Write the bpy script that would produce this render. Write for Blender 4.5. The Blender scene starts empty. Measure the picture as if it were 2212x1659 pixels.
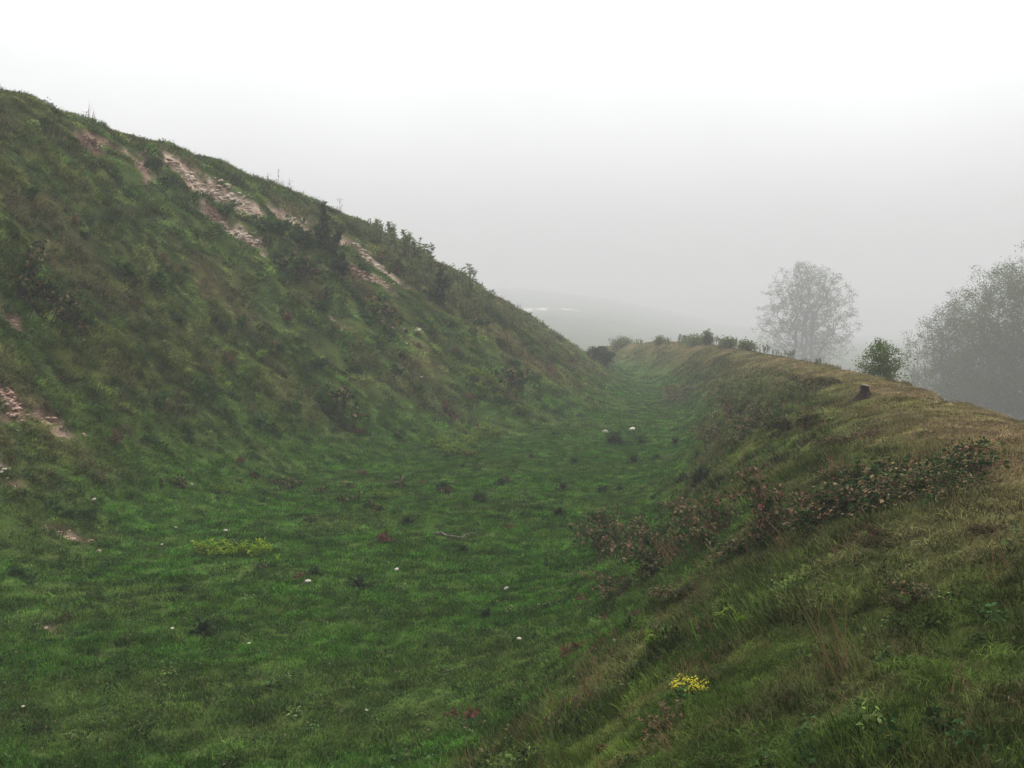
import bpy, math, random
import numpy as np

sc = bpy.context.scene
COL = sc.collection
EYE = np.array([0.0, 0.0, 4.0])
F = 1005.0
PITCH = math.atan((384 - 324) / F)
rng = np.random.default_rng(7)

# ------------------------------------------------------------------ noise
def _hash(ix, iy, seed):
    h = (ix.astype(np.int64) * 374761393 + iy.astype(np.int64) * 668265263 + seed * 974634621) & 0xFFFFFFFF
    h = ((h ^ (h >> 13)) * 1274126177) & 0xFFFFFFFF
    h = h ^ (h >> 16)
    return (h & 0xFFFF) / 65535.0

def noise(x, y, seed=0):
    x = np.asarray(x, float); y = np.asarray(y, float)
    ix = np.floor(x); iy = np.floor(y)
    fx = x - ix; fy = y - iy
    fx = fx * fx * fx * (fx * (fx * 6 - 15) + 10); fy = fy * fy * fy * (fy * (fy * 6 - 15) + 10)
    a = _hash(ix, iy, seed); b = _hash(ix + 1, iy, seed); c = _hash(ix, iy + 1, seed); d = _hash(ix + 1, iy + 1, seed)
    return (a + (b - a) * fx) * (1 - fy) + (c + (d - c) * fx) * fy

def fbm(x, y, seed=0, octs=4, gain=0.5):
    t = 0; amp = 1.0; n = 0
    for o in range(octs):
        t = t + amp * noise(x * 2 ** o + 17.3 * o, y * 2 ** o - 9.1 * o, seed + o)
        n += amp; amp *= gain
    return t / n            # 0..1, mean .5

def sstep(a, b, v):
    t = np.clip((v - a) / (b - a), 0, 1)
    return t * t * (3 - 2 * t)

# ------------------------------------------------------------------ terrain
KY = np.array([-80, -30, 0, 5, 9, 14.5, 22, 31, 40, 48, 56, 65, 72, 80, 90, 110.])
PAR = {
    'cL': [-45, -26, -21, -20.4, -20, -19.3, -18.6, -17.3, -13.6, -10.2, -6.6, -3.2, -0.4, 1.6, -2, -14],
    'zL': [13.5, 13, 12.6, 12.5, 12.4, 12.3, 12.2, 11.8, 11.1, 10.2, 8.6, 6.6, 5.2, 2.9, 0.5, -3],
    'tL': [-34, -15, -10.0, -9.2, -8.7, -8.0, -6.8, -4.4, 2.0, 5.6, 6.9, 7.8, 8.2, 7.2, 3.5, -8],
    'tR': [-28, -10, -4.6, -2.0, -0.2, 1.0, 3.0, 5.6, 7.3, 8.5, 9.2, 9.8, 10.0, 9.4, 6.4, -5],
    'zf': [0, 0, 0, 0, 0, 0, 0, 0, 0, 0, 0.05, 0.15, 0.4, 0.9, -0.2, -3],
    'cR': [-22, -3.5, 3.4, 4.4, 5.2, 6.6, 8.3, 9.8, 11.1, 11.8, 12.3, 12.7, 12.8, 12.0, 9.4, -1],
    'zR': [2.8, 2.8, 2.8, 2.8, 2.78, 2.76, 2.73, 2.68, 2.66, 2.65, 2.7, 2.75, 2.8, 2.75, 2.3, 0],
}
_ty = np.arange(-100, 130, 0.5)
_tab = {}
for k, v in PAR.items():
    t = np.interp(_ty, KY, v)
    g = np.exp(-0.5 * (np.arange(-12, 13) / 5.0) ** 2); g /= g.sum()
    t = np.convolve(np.pad(t, 12, mode='edge'), g, mode='valid')
    _tab[k] = t

def par(k, y):
    return np.interp(y, _ty, _tab[k])

def _prof(x, y):
    cL, zL, tL, tR, zf, cR, zR = (par(k, y) for k in ('cL', 'zL', 'tL', 'tR', 'zf', 'cR', 'zR'))
    u = (tL - x) / np.maximum(tL - cL, .5)
    uc = np.clip(u, 0, 1)
    s = .62 * uc + .38 * sstep(0, 1, uc)
    zl = zf + (zL - zf) * s
    zl = zl - np.where(u > 1, 3.0 * (1 - np.exp(-np.maximum(cL - x, 0) / 10)), 0)
    v = (x - tR) / np.maximum(cR - tR, .5)
    vc = np.clip(v, 0, 1)
    s = 1 - (1 - vc ** 1.15) ** 1.9
    zr = zf + (zR - zf) * s
    w = np.maximum(x - cR - 0.7, 0)
    zr = zr - 8.5 * (1 - np.exp(-(w ** 1.35) / 13))
    return np.where(x < (tL + tR) / 2, zl, zr)

def base_h(x, y):
    x = np.asarray(x, float); y = np.asarray(y, float)
    z = 0
    for dx, w in ((-1.2, .15), (-.6, .22), (0, .26), (.6, .22), (1.2, .15)):
        z = z + w * _prof(x + dx, y)
    hill = 1 - sstep(-.02, .34, x / np.maximum(y, 60) + .05 * (fbm(x / 150, y / 150, 93, 3) - .5))
    zf = -9 + (np.interp(y, [110, 240, 340, 480, 700, 1000, 1300], [-9, -7, -2, 6, 19, 38, 50]) + 9) * hill
    zf = zf + 5.0 * (fbm(x / 90, y / 90, 91, 4) - .5)
    return z + (zf - z) * sstep(92, 122, y)

def zones(x, y):
    """weights: floor, rampart, bank, path  (and the position up the rampart 0..1)"""
    tL, cL, tR, cR = par('tL', y), par('cL', y), par('tR', y), par('cR', y)
    wob = (fbm(x / 2.5, y / 2.5, 31, 3) - .5)
    u = (tL - x) / np.maximum(tL - cL, .5) + wob * .18
    v = (x - tR) / np.maximum(cR - tR, .5) + wob * .30
    ramp = sstep(.02, .26, u)
    bank = sstep(.0, .36, v)
    q = (x - cR - .15 + wob * 1.3) / 1.7
    path = np.exp(-q * q) * sstep(2, 8, y)
    return (1 - ramp) * (1 - bank), ramp, bank, path, np.clip(u, 0, 1.3)

SCARS = []      # (points xy, half width, kind, seed)
def seg_dist(x, y, pts):
    d = np.full(np.shape(x), 1e9)
    for (a, b) in zip(pts[:-1], pts[1:]):
        ax, ay = a; bx, by = b
        vx, vy = bx - ax, by - ay
        t = np.clip(((x - ax) * vx + (y - ay) * vy) / (vx * vx + vy * vy + 1e-9), 0, 1)
        d = np.minimum(d, np.hypot(x - ax - t * vx, y - ay - t * vy))
    return d

def scar_mask(x, y, kind):
    m = np.zeros(np.shape(x))
    for pts, hw, k, sd in SCARS:
        if k != kind: continue
        d = seg_dist(x, y, pts)
        n = fbm(x / (hw * 1.1), y / (hw * 1.1), 50 + sd, 5, .7) - .5
        m = np.maximum(m, sstep(1.1, .85, d / hw + n * 3.0))
    return m

def height(x, y, scars=True):
    x = np.asarray(x, float); y = np.asarray(y, float)
    z = base_h(x, y)
    fl, ra, ba, pa, u = zones(x, y)
    near = 1 - sstep(85, 120, y)
    hm = .60 * (fbm(x / 2.6, y / 2.0, 3, 3) - .5) + .70 * (fbm(x / 1.1, y / .7, 5, 3) - .5)
    terr = .14 * (np.abs(2 * noise(x / 3.2 + .6 * fbm(x / 4, y / 4, 8, 2), y / 7., 12) - 1) - .5)
    hf = .07 * (fbm(x / 1.6, y / 1.6, 21, 3) - .5) + .05 * (fbm(x / .4, y / .4, 22, 2) - .5)
    hb = .34 * (fbm(x / 1.6, y / 1.6, 23, 3) - .5) + .20 * (fbm(x / .5, y / .5, 24, 2) - .5)
    z = z + near * (ra * (1 - .65 * sstep(.8, 1.0, u)) * (hm + terr) + fl * hf + ba * (1 - .7 * pa) * hb * (1 + .8 * sstep(14, 30, y)))
    if scars:
        z = z - .16 * scar_mask(x, y, 'chalk') - .14 * scar_mask(x, y, 'soil') - .30 * scar_mask(x, y, 'hollow')
    return z

def ray(px, py):
    c, s = math.cos(PITCH), math.sin(PITCH)
    a, b = (px - 512) / F, (384 - py) / F
    d = np.array([a, c + b * s, b * c - s])
    return d / np.linalg.norm(d)

_T = np.concatenate([np.arange(2, 20, .03), np.arange(20, 110, .1), np.arange(110, 1200, .5)])
def hit(px, py):
    """point of the ground seen at a pixel of the 1024 x 768 picture"""
    d = ray(px, py)
    P = EYE + _T[:, None] * d
    g = P[:, 2] - height(P[:, 0], P[:, 1], False)
    i = np.argmax(g < 0) if (g < 0).any() else len(_T) - 1
    if i == 0: i = 1
    t = _T[i - 1] + (_T[i] - _T[i - 1]) * np.clip(g[i - 1] / (g[i - 1] - g[i] + 1e-9), 0, 1)
    p = EYE + t * d
    return np.array([p[0], p[1], height(p[0], p[1])])

S = 1024 / 2212
def D(x, y):            # survey point noted on an enlarged print of the view
    return hit(x * S, y * S)
def along(px, Y):       # ground point on the bearing of px at distance Y
    d = ray(px, 324); x = d[0] / d[1] * Y
    return np.array([x, Y, float(height(x, Y))])

def scar(pts, w, kind, sd):
    P = [D(*p) for p in pts]
    dist = np.mean([np.hypot(p[0], p[1]) for p in P])
    SCARS.append(([(p[0], p[1]) for p in P], w * S * dist / F / 2, kind, sd))

scar([(385, 352), (420, 385), (470, 414), (545, 440)], 64, 'chalk', 1)
scar([(470, 482), (520, 505), (550, 520)], 46, 'chalk', 2)
scar([(590, 455), (660, 475)], 30, 'chalk', 3)
scar([(640, 490), (690, 510)], 36, 'chalk', 4)
scar([(740, 525), (800, 555), (830, 585)], 66, 'chalk', 5)
scar([(770, 590), (830, 610)], 58, 'soil', 6)
scar([(430, 450), (480, 470)], 34, 'soil', 7)
scar([(180, 300), (240, 306), (330, 330), (400, 362)], 34, 'soil', 8)
scar([(300, 345), (310, 370)], 34, 'soil', 9)
scar([(0, 675), (30, 690)], 40, 'soil', 10)
scar([(-10, 825), (30, 850), (20, 880)], 56, 'soil', 11)
scar([(85, 890), (125, 915)], 40, 'soil', 12)
scar([(120, 1138), (150, 1155), (182, 1165)], 32, 'soil', 13)
scar([(92, 1352), (130, 1368)], 30, 'soil', 14)
scar([(190, 1408), (225, 1422)], 18, 'soil', 15)
scar([(-10, 995), (10, 1005)], 24, 'chalk', 16)
scar([(0, 1035), (40, 1040)], 14, 'chalk', 17)
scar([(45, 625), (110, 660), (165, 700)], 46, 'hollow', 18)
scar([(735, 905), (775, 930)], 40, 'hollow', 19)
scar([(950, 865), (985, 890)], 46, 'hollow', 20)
scar([(720, 688), (738, 708)], 12, 'chalk', 21)
scar([(2040, 868), (2105, 876)], 12, 'chalk', 22)
scar([(2140, 935), (2240, 945)], 14, 'soil', 23)
scar([(1700, 783), (1750, 795), (1830, 812)], 8, 'soil', 24)

# pigments (linear albedo), rampart colour with tussock shade painted in
def mixc(a, b, t):
    return a + (np.asarray(b) - a) * t[..., None]

def plant_colour(x, y):
    """colour of the sward and how much dead straw is in it"""
    fl, ra, ba, pa, u = zones(x, y)
    sh = np.shape(x)
    n1 = fbm(x / 3.0, y / 2.0, 61, 4); n2 = fbm(x / .9, y / .55, 62, 3); n3 = fbm(x / 6.0, y / 6.0, 63, 3); n4 = fbm(x / .5, y / .5, 64, 2)
    n5 = fbm(x / .33, y / .22, 65, 2)
    c = np.zeros(sh + (3,)) + np.array([.048, .132, .014])
    c = mixc(c, [.068, .142, .022], sstep(.42, .68, n2) * .8)
    c = mixc(c, [.085, .120, .030], sstep(.50, .72, n1) * .55)
    c = mixc(c, [.030, .080, .016], sstep(.56, .75, n5) * .6)
    r = np.zeros(sh + (3,)) + np.array([.094, .124, .026])
    r = mixc(r, [.068, .130, .024], sstep(.45, .60, n3))
    r = mixc(r, [.130, .100, .046], sstep(.54, .70, n1) * .55)
    r = mixc(r, [.030, .056, .018], sstep(.54, .68, n2) * .7)  # dark patches: shading of hollows between tufts painted into the sward
    r = mixc(r, [.024, .040, .015], sstep(.60, .74, n5) * .7)
    r = mixc(r, [.138, .150, .045], sstep(.46, .30, n2) * .6)
    b = np.zeros(sh + (3,)) + np.array([.092, .138, .024])
    b = mixc(b, [.062, .115, .020], sstep(.46, .62, n1))
    b = mixc(b, [.135, .115, .044], sstep(.54, .70, n2) * .6)
    b = mixc(b, [.034, .060, .016], sstep(.56, .72, n5) * .7)
    b = mixc(b, [.045, .080, .018], sstep(.46, .32, n3) * .6)
    p = np.zeros(sh + (3,)) + np.array([.215, .160, .080])
    p = mixc(p, [.150, .145, .046], sstep(.48, .64, n1) * .8)
    p = mixc(p, [.27, .185, .105], sstep(.56, .70, n2) * .6)
    c = mixc(c, r, ra * np.ones(sh)); c = c + (b - c) * ba[..., None]
    c = c + (p - c) * (pa * .85)[..., None]
    dry = .03 * fl + ra * (.08 + .4 * sstep(.5, .7, n1)) + ba * (.06 + .25 * sstep(.54, .7, n2)) * (1 - pa) + .25 * pa
    c = c * (.52 + .50 * n4)[..., None] * (1 + .16 * ra)[..., None]
    return c, np.clip(dry, 0, .8)

# ------------------------------------------------------------------ mesh helpers
def mk_mesh(name, V, Q=None, T=None, mats=(), fmat=None, attr=None, smooth=True):
    me = bpy.data.meshes.new(name)
    V = np.asarray(V, np.float32)
    nq = 0 if Q is None else len(Q); nt = 0 if T is None else len(T)
    loops = np.concatenate([np.asarray(Q, np.int32).ravel() if nq else np.zeros(0, np.int32),
                            np.asarray(T, np.int32).ravel() if nt else np.zeros(0, np.int32)])
    start = np.concatenate([np.arange(nq) * 4, nq * 4 + np.arange(nt) * 3]).astype(np.int32)
    me.vertices.add(len(V)); me.vertices.foreach_set('co', V.ravel())
    me.loops.add(len(loops)); me.loops.foreach_set('vertex_index', loops.astype(np.int32))
    me.polygons.add(nq + nt); me.polygons.foreach_set('loop_start', start)
    if fmat is not None: me.polygons.foreach_set('material_index', np.asarray(fmat, np.int32))
    me.polygons.foreach_set('use_smooth', np.full(nq + nt, smooth, bool))
    me.update(calc_edges=True)
    for m in mats: me.materials.append(m)
    for k, a in (attr or {}).items():
        a = np.asarray(a, np.float32)
        if a.ndim == 1:
            at = me.attributes.new(k, 'FLOAT', 'POINT'); at.data.foreach_set('value', a)
        else:
            at = me.attributes.new(k, 'FLOAT_COLOR', 'POINT')
            at.data.foreach_set('color', np.concatenate([a, np.ones((len(a), 1), np.float32)], 1).ravel())
    return me

def obj(name, me, parent=None, loc=None):
    o = bpy.data.objects.new(name, me); COL.objects.link(o)
    if parent is not None: o.parent = parent
    if loc is not None: o.location = loc
    return o

def tag(o, label=None, cat=None, group=None, kind=None):
    if label: o['label'] = label
    if cat: o['category'] = cat
    if group: o['group'] = group
    if kind: o['kind'] = kind
    return o

# ------------------------------------------------------------------ materials
def nodes_of(m):
    m.use_nodes = True
    return m.node_tree.nodes, m.node_tree.links

def principled(name, rough=.8, spec=.2):
    m = bpy.data.materials.new(name); N, L = nodes_of(m)
    b = N['Principled BSDF']; b.inputs['Roughness'].default_value = rough
    b.inputs['Specular IOR Level'].default_value = spec
    return m, N, L, b

def noise_ramp(N, L, scale, cols, detail=6, coord='Object', dist=0.0):
    tc = N.new('ShaderNodeTexCoord'); nt = N.new('ShaderNodeTexNoise'); nt.inputs['Scale'].default_value = scale
    nt.inputs['Detail'].default_value = detail; nt.inputs['Distortion'].default_value = dist
    L.new(tc.outputs[coord], nt.inputs['Vector'])
    r = N.new('ShaderNodeValToRGB'); L.new(nt.outputs['Fac'], r.inputs['Fac'])
    e = r.color_ramp.elements
    e[0].position, e[0].color = cols[0][0], (*cols[0][1], 1); e[1].position, e[1].color = cols[-1][0], (*cols[-1][1], 1)
    for p, c in cols[1:-1]:
        q = e.new(p); q.color = (*c, 1)
    return nt, r

def leaf_material(name, stops, trans=.3, rough=.6, tint=False, straw=(.20, .155, .085)):
    """leaf / blade: per-leaf pigment from the mesh attribute 'rnd'; optional sward colour carried by each tuft"""
    m, N, L, b = principled(name, rough, .0)
    a = N.new('ShaderNodeAttribute'); a.attribute_name = 'rnd'
    if tint:
        t = N.new('ShaderNodeAttribute'); t.attribute_type = 'INSTANCER'; t.attribute_name = 'tint'
        dr = N.new('ShaderNodeAttribute'); dr.attribute_type = 'INSTANCER'; dr.attribute_name = 'dry'
        hsv = N.new('ShaderNodeHueSaturation')
        mr = N.new('ShaderNodeMapRange'); mr.inputs['To Min'].default_value = .5; mr.inputs['To Max'].default_value = 1.6
        ml = N.new('ShaderNodeMath'); ml.operation = 'MULTIPLY'; ml.inputs[1].default_value = 7.31
        fr = N.new('ShaderNodeMath'); fr.operation = 'FRACT'
        L.new(a.outputs['Fac'], ml.inputs[0]); L.new(ml.outputs[0], fr.inputs[0]); L.new(fr.outputs[0], mr.inputs['Value'])
        L.new(mr.outputs[0], hsv.inputs['Value']); L.new(t.outputs['Color'], hsv.inputs['Color'])
        lt = N.new('ShaderNodeMath'); lt.operation = 'LESS_THAN'
        L.new(a.outputs['Fac'], lt.inputs[0]); L.new(dr.outputs['Fac'], lt.inputs[1])
        mx = N.new('ShaderNodeMix'); mx.data_type = 'RGBA'; mx.inputs['B'].default_value = (*straw, 1)
        sc_ = N.new('ShaderNodeMath'); sc_.operation = 'MULTIPLY'; sc_.inputs[1].default_value = .75
        L.new(lt.outputs[0], sc_.inputs[0]); L.new(sc_.outputs[0], mx.inputs['Factor']); L.new(hsv.outputs['Color'], mx.inputs['A'])
        col = mx.outputs['Result']
    else:
        r = N.new('ShaderNodeValToRGB'); L.new(a.outputs['Fac'], r.inputs['Fac'])
        e = r.color_ramp.elements
        e[0].position, e[0].color = stops[0][0], (*stops[0][1], 1); e[1].position, e[1].color = stops[-1][0], (*stops[-1][1], 1)
        for p, c in stops[1:-1]:
            q = e.new(p); q.color = (*c, 1)
        col = r.outputs['Color']
    L.new(col, b.inputs['Base Color'])
    tr = N.new('ShaderNodeBsdfTranslucent'); L.new(col, tr.inputs['Color'])
    ms = N.new('ShaderNodeMixShader'); ms.inputs['Fac'].default_value = trans
    L.new(b.outputs[0], ms.inputs[1]); L.new(tr.outputs[0], ms.inputs[2])
    L.new(ms.outputs[0], N['Material Output'].inputs['Surface'])
    return m

def bark_material(name, dark, light, scale=9):
    m, N, L, b = principled(name, .9, .1)
    nt, r = noise_ramp(N, L, scale, [(.35, dark), (.65, light)], 8)
    L.new(r.outputs['Color'], b.inputs['Base Color'])
    bp = N.new('ShaderNodeBump'); bp.inputs['Strength'].default_value = .5; bp.inputs['Distance'].default_value = .02
    L.new(nt.outputs['Fac'], bp.inputs['Height']); L.new(bp.outputs[0], b.inputs['Normal'])
    return m

# ------------------------------------------------------------------ ground sheet
def geo_steps(a, b, s, g):
    out = [a]
    while out[-1] < b:
        out.append(out[-1] + s); s *= g
    return np.array(out)

ys = [-5.0]
while ys[-1] < 100: ys.append(ys[-1] + max(.09, .0075 * max(ys[-1], 0)))
ys = np.array(ys)
ys = np.concatenate([-geo_steps(5, 600, .4, 1.25)[1:][::-1], ys, geo_steps(ys[-1], 1230, .9, 1.02)[1:]])
xs = np.arange(-24, 17, .11)
xs = np.concatenate([-geo_steps(24, 1100, .2, 1.12)[1:][::-1], xs, geo_steps(xs[-1], 1100, .2, 1.10)[1:]])
X, Y = np.meshgrid(xs, ys)
Z = height(X, Y)
cg, dryg = plant_colour(X, Y)
chalk, soil, hol_shade = scar_mask(X, Y, 'chalk'), scar_mask(X, Y, 'soil'), scar_mask(X, Y, 'hollow')
cg = cg * .6 + np.array([.05, .04, .02]) * .4          # earth showing between the blades
n = fbm(X / .25, Y / .25, 77, 3)
cg = mixc(cg, [.155, .098, .068], soil * np.ones_like(X)); cg = mixc(cg, [.30, .215, .165], soil * sstep(.50, .66, n)); cg = mixc(cg, [.07, .042, .03], soil * sstep(.44, .34, n))
cg = mixc(cg, [.38, .29, .225], chalk); cg = mixc(cg, [.20, .13, .095], chalk * sstep(.46, .58, n))
cg = mixc(cg, [.018, .014, .011], hol_shade)  # shade inside the hollows put into the ground colour as near-black
# far hillside beyond the fog: rough pasture, a pale chalk track across it
far = sstep(85, 120, Y)
cf = np.zeros_like(cg) + np.array([.06, .075, .03]); cf = mixc(cf, [.035, .045, .02], sstep(.45, .6, fbm(X / 18, Y / 18, 88, 4)))
cg = cg + (cf - cg) * far[..., None]
td = seg_dist(X, Y, [(7, 612), (16, 622), (22, 640), (30, 648), (39, 668)]) + 5 * sstep(.45, .7, noise(X / 5, Y / 30, 6))
cg = mixc(cg, [.62, .58, .52], sstep(8, 5, td) * (Y > 120))
ny, nx = X.shape
V = np.stack([X, Y, Z], -1).reshape(-1, 3)
i = np.arange(ny - 1)[:, None] * nx + np.arange(nx - 1)[None, :]
Q = np.stack([i, i + 1, i + 1 + nx, i + nx], -1).reshape(-1, 4)
gm, N, L, b = principled('ground_soil_and_turf', .95, .0)
a = N.new('ShaderNodeAttribute'); a.attribute_name = 'pigment'
tc = N.new('ShaderNodeTexCoord')
nt = N.new('ShaderNodeTexNoise'); nt.inputs['Scale'].default_value = 14; nt.inputs['Detail'].default_value = 8; nt.inputs['Roughness'].default_value = .65
L.new(tc.outputs['Object'], nt.inputs['Vector'])
mr = N.new('ShaderNodeMapRange'); mr.inputs['From Min'].default_value = .3; mr.inputs['From Max'].default_value = .7
mr.inputs['To Min'].default_value = .6; mr.inputs['To Max'].default_value = 1.4
L.new(nt.outputs['Fac'], mr.inputs['Value'])
hs = N.new('ShaderNodeHueSaturation'); L.new(a.outputs['Color'], hs.inputs['Color']); L.new(mr.outputs[0], hs.inputs['Value'])
L.new(hs.outputs['Color'], b.inputs['Base Color'])
bp = N.new('ShaderNodeBump'); bp.inputs['Strength'].default_value = .7; bp.inputs['Distance'].default_value = .06
L.new(nt.outputs['Fac'], bp.inputs['Height']); L.new(bp.outputs[0], b.inputs['Normal'])
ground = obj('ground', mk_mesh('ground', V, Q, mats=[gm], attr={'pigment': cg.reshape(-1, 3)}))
tag(ground, 'grassy ditch floor, steep rampart and outer bank of a chalk earthwork', kind='structure')

# ------------------------------------------------------------------ grass
def patch(radius, n, ln, lsd, width, lean, curl, seed, upright=0.0, comb=(0, 0)):
    """a round sod of curved blades standing on z = 0"""
    g = np.random.default_rng(seed)
    r = radius * np.sqrt(g.random(n)) * 1.15; th = g.random(n) * 2 * math.pi
    P = np.stack([r * np.cos(th), r * np.sin(th), np.full(n, -.12 * ln)], -1)
    l = np.maximum(ln * .35, g.normal(ln, lsd, n)) * (1 - .35 * (r / radius / 1.15) ** 2)
    az = g.random(n) * 2 * math.pi
    tilt = np.abs(g.normal(lean, lean * .5, n))
    h = np.stack([np.cos(az), np.sin(az)], -1) + np.asarray(comb)
    h /= np.linalg.norm(h, axis=1, keepdims=True) + 1e-6
    d1 = np.stack([h[:, 0] * np.sin(tilt), h[:, 1] * np.sin(tilt), np.cos(tilt)], -1)
    t2 = np.minimum(tilt + curl * (.5 + g.random(n)), 2.0)
    d2 = np.stack([h[:, 0] * np.sin(t2), h[:, 1] * np.sin(t2), np.cos(t2)], -1)
    side = np.stack([-h[:, 1], h[:, 0], np.zeros(n)], -1)
    tw = g.normal(0, .6, n)
    side = side * np.cos(tw)[:, None] + np.stack([h[:, 0], h[:, 1], np.zeros(n)], -1) * np.sin(tw)[:, None]
    w = (width * (.6 + .8 * g.random(n)))[:, None] / 2
    M = P + d1 * (l * .5)[:, None]; E = M + d2 * (l * .55)[:, None]
    V = np.stack([P - side * w, P + side * w, M - side * w * .85, M + side * w * .85, E], 1)
    k = np.arange(n)[:, None] * 5
    Qd = k + np.array([[0, 1, 3, 2]]); Tr = k + np.array([[2, 3, 4]])
    return V.reshape(-1, 3), Qd, Tr, np.repeat(g.random(n), 5)

def herb_sod(radius, n, h, size, seed):
    g = np.random.default_rng(seed)
    r = radius * np.sqrt(g.random(n)); th = g.random(n) * 6.283
    P = np.stack([r * np.cos(th), r * np.sin(th), h * (.1 + g.random(n)) * (1.15 - (r / radius) ** 2)], -1)
    d = np.stack([np.cos(th), np.sin(th), np.zeros(n)], -1) * .6 + g.normal(0, .7, (n, 3)); d[:, 2] *= .5
    d /= np.linalg.norm(d, axis=1, keepdims=True); nn = g.normal(0, .5, (n, 3)); nn[:, 2] += 1
    sd = np.cross(d, nn); sd /= np.linalg.norm(sd, axis=1, keepdims=True)
    s = (size * (.6 + .8 * g.random(n)))[:, None]
    V = np.stack([P, P + d * s * .45 - sd * s * .32, P + d * s - np.array([0, 0, .2]) * s, P + d * s * .45 + sd * s * .32], 1).reshape(-1, 3)
    return V, np.arange(n * 4).reshape(n, 4), np.zeros((0, 3), int), np.repeat(g.random(n), 4)

grass_mat = leaf_material('grass_blade', None, trans=.30, rough=.65, tint=True)
# rings by distance from the viewer: (near, far, sod radius, sods per m2, blades, blade width)
RINGS = [(1.6, 7, .085, 210, 60, .0042), (7, 15, .12, 105, 64, .0075), (15, 34, .13, 66, 48, .012), (34, 66, .24, 20.0, 48, .026), (66, 125, .55, 3.6, 50, .055)]
# kinds: turf, rough, long, worn : (blade length, sd, lean, curl, density)
KINDS = {'turf': (.055, .018, .55, .7, 1.2), 'rough': (.15, .05, .6, .9, 1.0), 'long': (.095, .035, .45, .8, 1.0), 'worn': (.04, .014, .6, .8, .9), 'herb': (.09, .03, 1, 1, 1.0), 'stem': (.30, .08, .25, .3, .25)}
grass_parts = bpy.data.collections.new('grass_tufts')
IDX = {}
for ri, (r0, r1, rad, dens, nb, wd) in enumerate(RINGS):
    for kn, (ln, sd, lean, curl, q) in KINDS.items():
        for v in range(3):
            k = len(IDX)
            l2 = ln * (1 + .10 * ri)
            if kn == 'herb': Vp, Qp, Tp, rp = herb_sod(rad * .8, 60, l2, max(.03, wd * 2.2), 100 + k)
            else: Vp, Qp, Tp, rp = patch(rad, int(nb * q), l2, sd, wd, lean, curl, 100 + k, comb=(.9, -.15) if kn == 'rough' else (0, 0))
            o = bpy.data.objects.new('tuft_%03d' % k, mk_mesh('tuft_%03d' % k, Vp, Qp, Tp, mats=[grass_mat], attr={'rnd': rp}))
            grass_parts.objects.link(o)
            IDX[(ri, kn, v)] = k

def normals(x, y, e=.25):
    gx = (height(x + e, y) - height(x - e, y)) / (2 * e); gy = (height(x, y + e) - height(x, y - e)) / (2 * e)
    nrm = np.stack([-gx, -gy, np.ones_like(gx)], -1)
    return nrm / np.linalg.norm(nrm, axis=-1, keepdims=True)

PX, PY, PI_, PS = [], [], [], []
for ri, (r0, r1, rad, dens, nb, wd) in enumerate(RINGS):
    ang = math.radians(41)
    area = ang * (r1 * r1 - r0 * r0)
    n = int(area * dens)
    rr = np.sqrt(rng.random(n) * (r1 * r1 - r0 * r0) + r0 * r0); th = (rng.random(n) * 2 - 1) * ang
    x = rr * np.sin(th); y = rr * np.cos(th)
    fl, ra, ba, pa, u = zones(x, y)
    keep = (x > par('cL', y) - 5) & (x < par('cR', y) + 6) & (y < 108)
    m = np.maximum(np.maximum(scar_mask(x, y, 'chalk'), scar_mask(x, y, 'soil') * .93), scar_mask(x, y, 'hollow') * .8)
    keep &= rng.random(n) > m
    x, y, fl, ra, ba, pa = (q[keep] for q in (x, y, fl, ra, ba, pa))
    n = len(x)
    pr = rng.random(n)
    kn = np.where(pr < fl, 0, np.where(pr < fl + ra, 1, 2))
    kn = np.where(rng.random(n) < pa * 1.1, 3, kn)
    hn = fbm(x / 1.1, y / .75, 71, 3); hp = ra * sstep(.50, .62, hn) * .75 + fl * .04 * (r0 > 5) + ba * (1 - pa) * .10 * sstep(.5, .6, hn)
    kn = np.where(rng.random(n) < hp, 4, kn)
    kn = np.where(rng.random(n) < .012 * (ra + ba * (1 - pa)), 5, kn)
    names = list(KINDS)
    base = np.array([[IDX[(ri, k, v)] for v in range(3)] for k in names])
    PX.append(x); PY.append(y); PI_.append(base[kn, rng.integers(0, 3, n)])
    tall = .35 + 1.5 * sstep(.25, .75, fbm(x / .8, y / .6, 44, 3)); tall = np.maximum(tall, .6 * ba) * (1 - .4 * pa); tall = tall + (.95 - tall) * fl * .75
    PS.append(np.stack([np.ones(n), np.ones(n), tall * (.8 + .4 * rng.random(n))], -1))
PX, PY, PI_, PS = np.concatenate(PX), np.concatenate(PY), np.concatenate(PI_), np.concatenate(PS)
PZ = height(PX, PY)
nrm = normals(PX, PY); nrm[:, 2] += .35; nrm /= np.linalg.norm(nrm, axis=1, keepdims=True)
yaw = rng.random(len(PX)) * 2 * math.pi
isr = np.isin(PI_, [v for k, v in IDX.items() if k[1] == 'rough'])
yaw = np.where(isr, rng.normal(0, .5, len(PX)), yaw)
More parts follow.
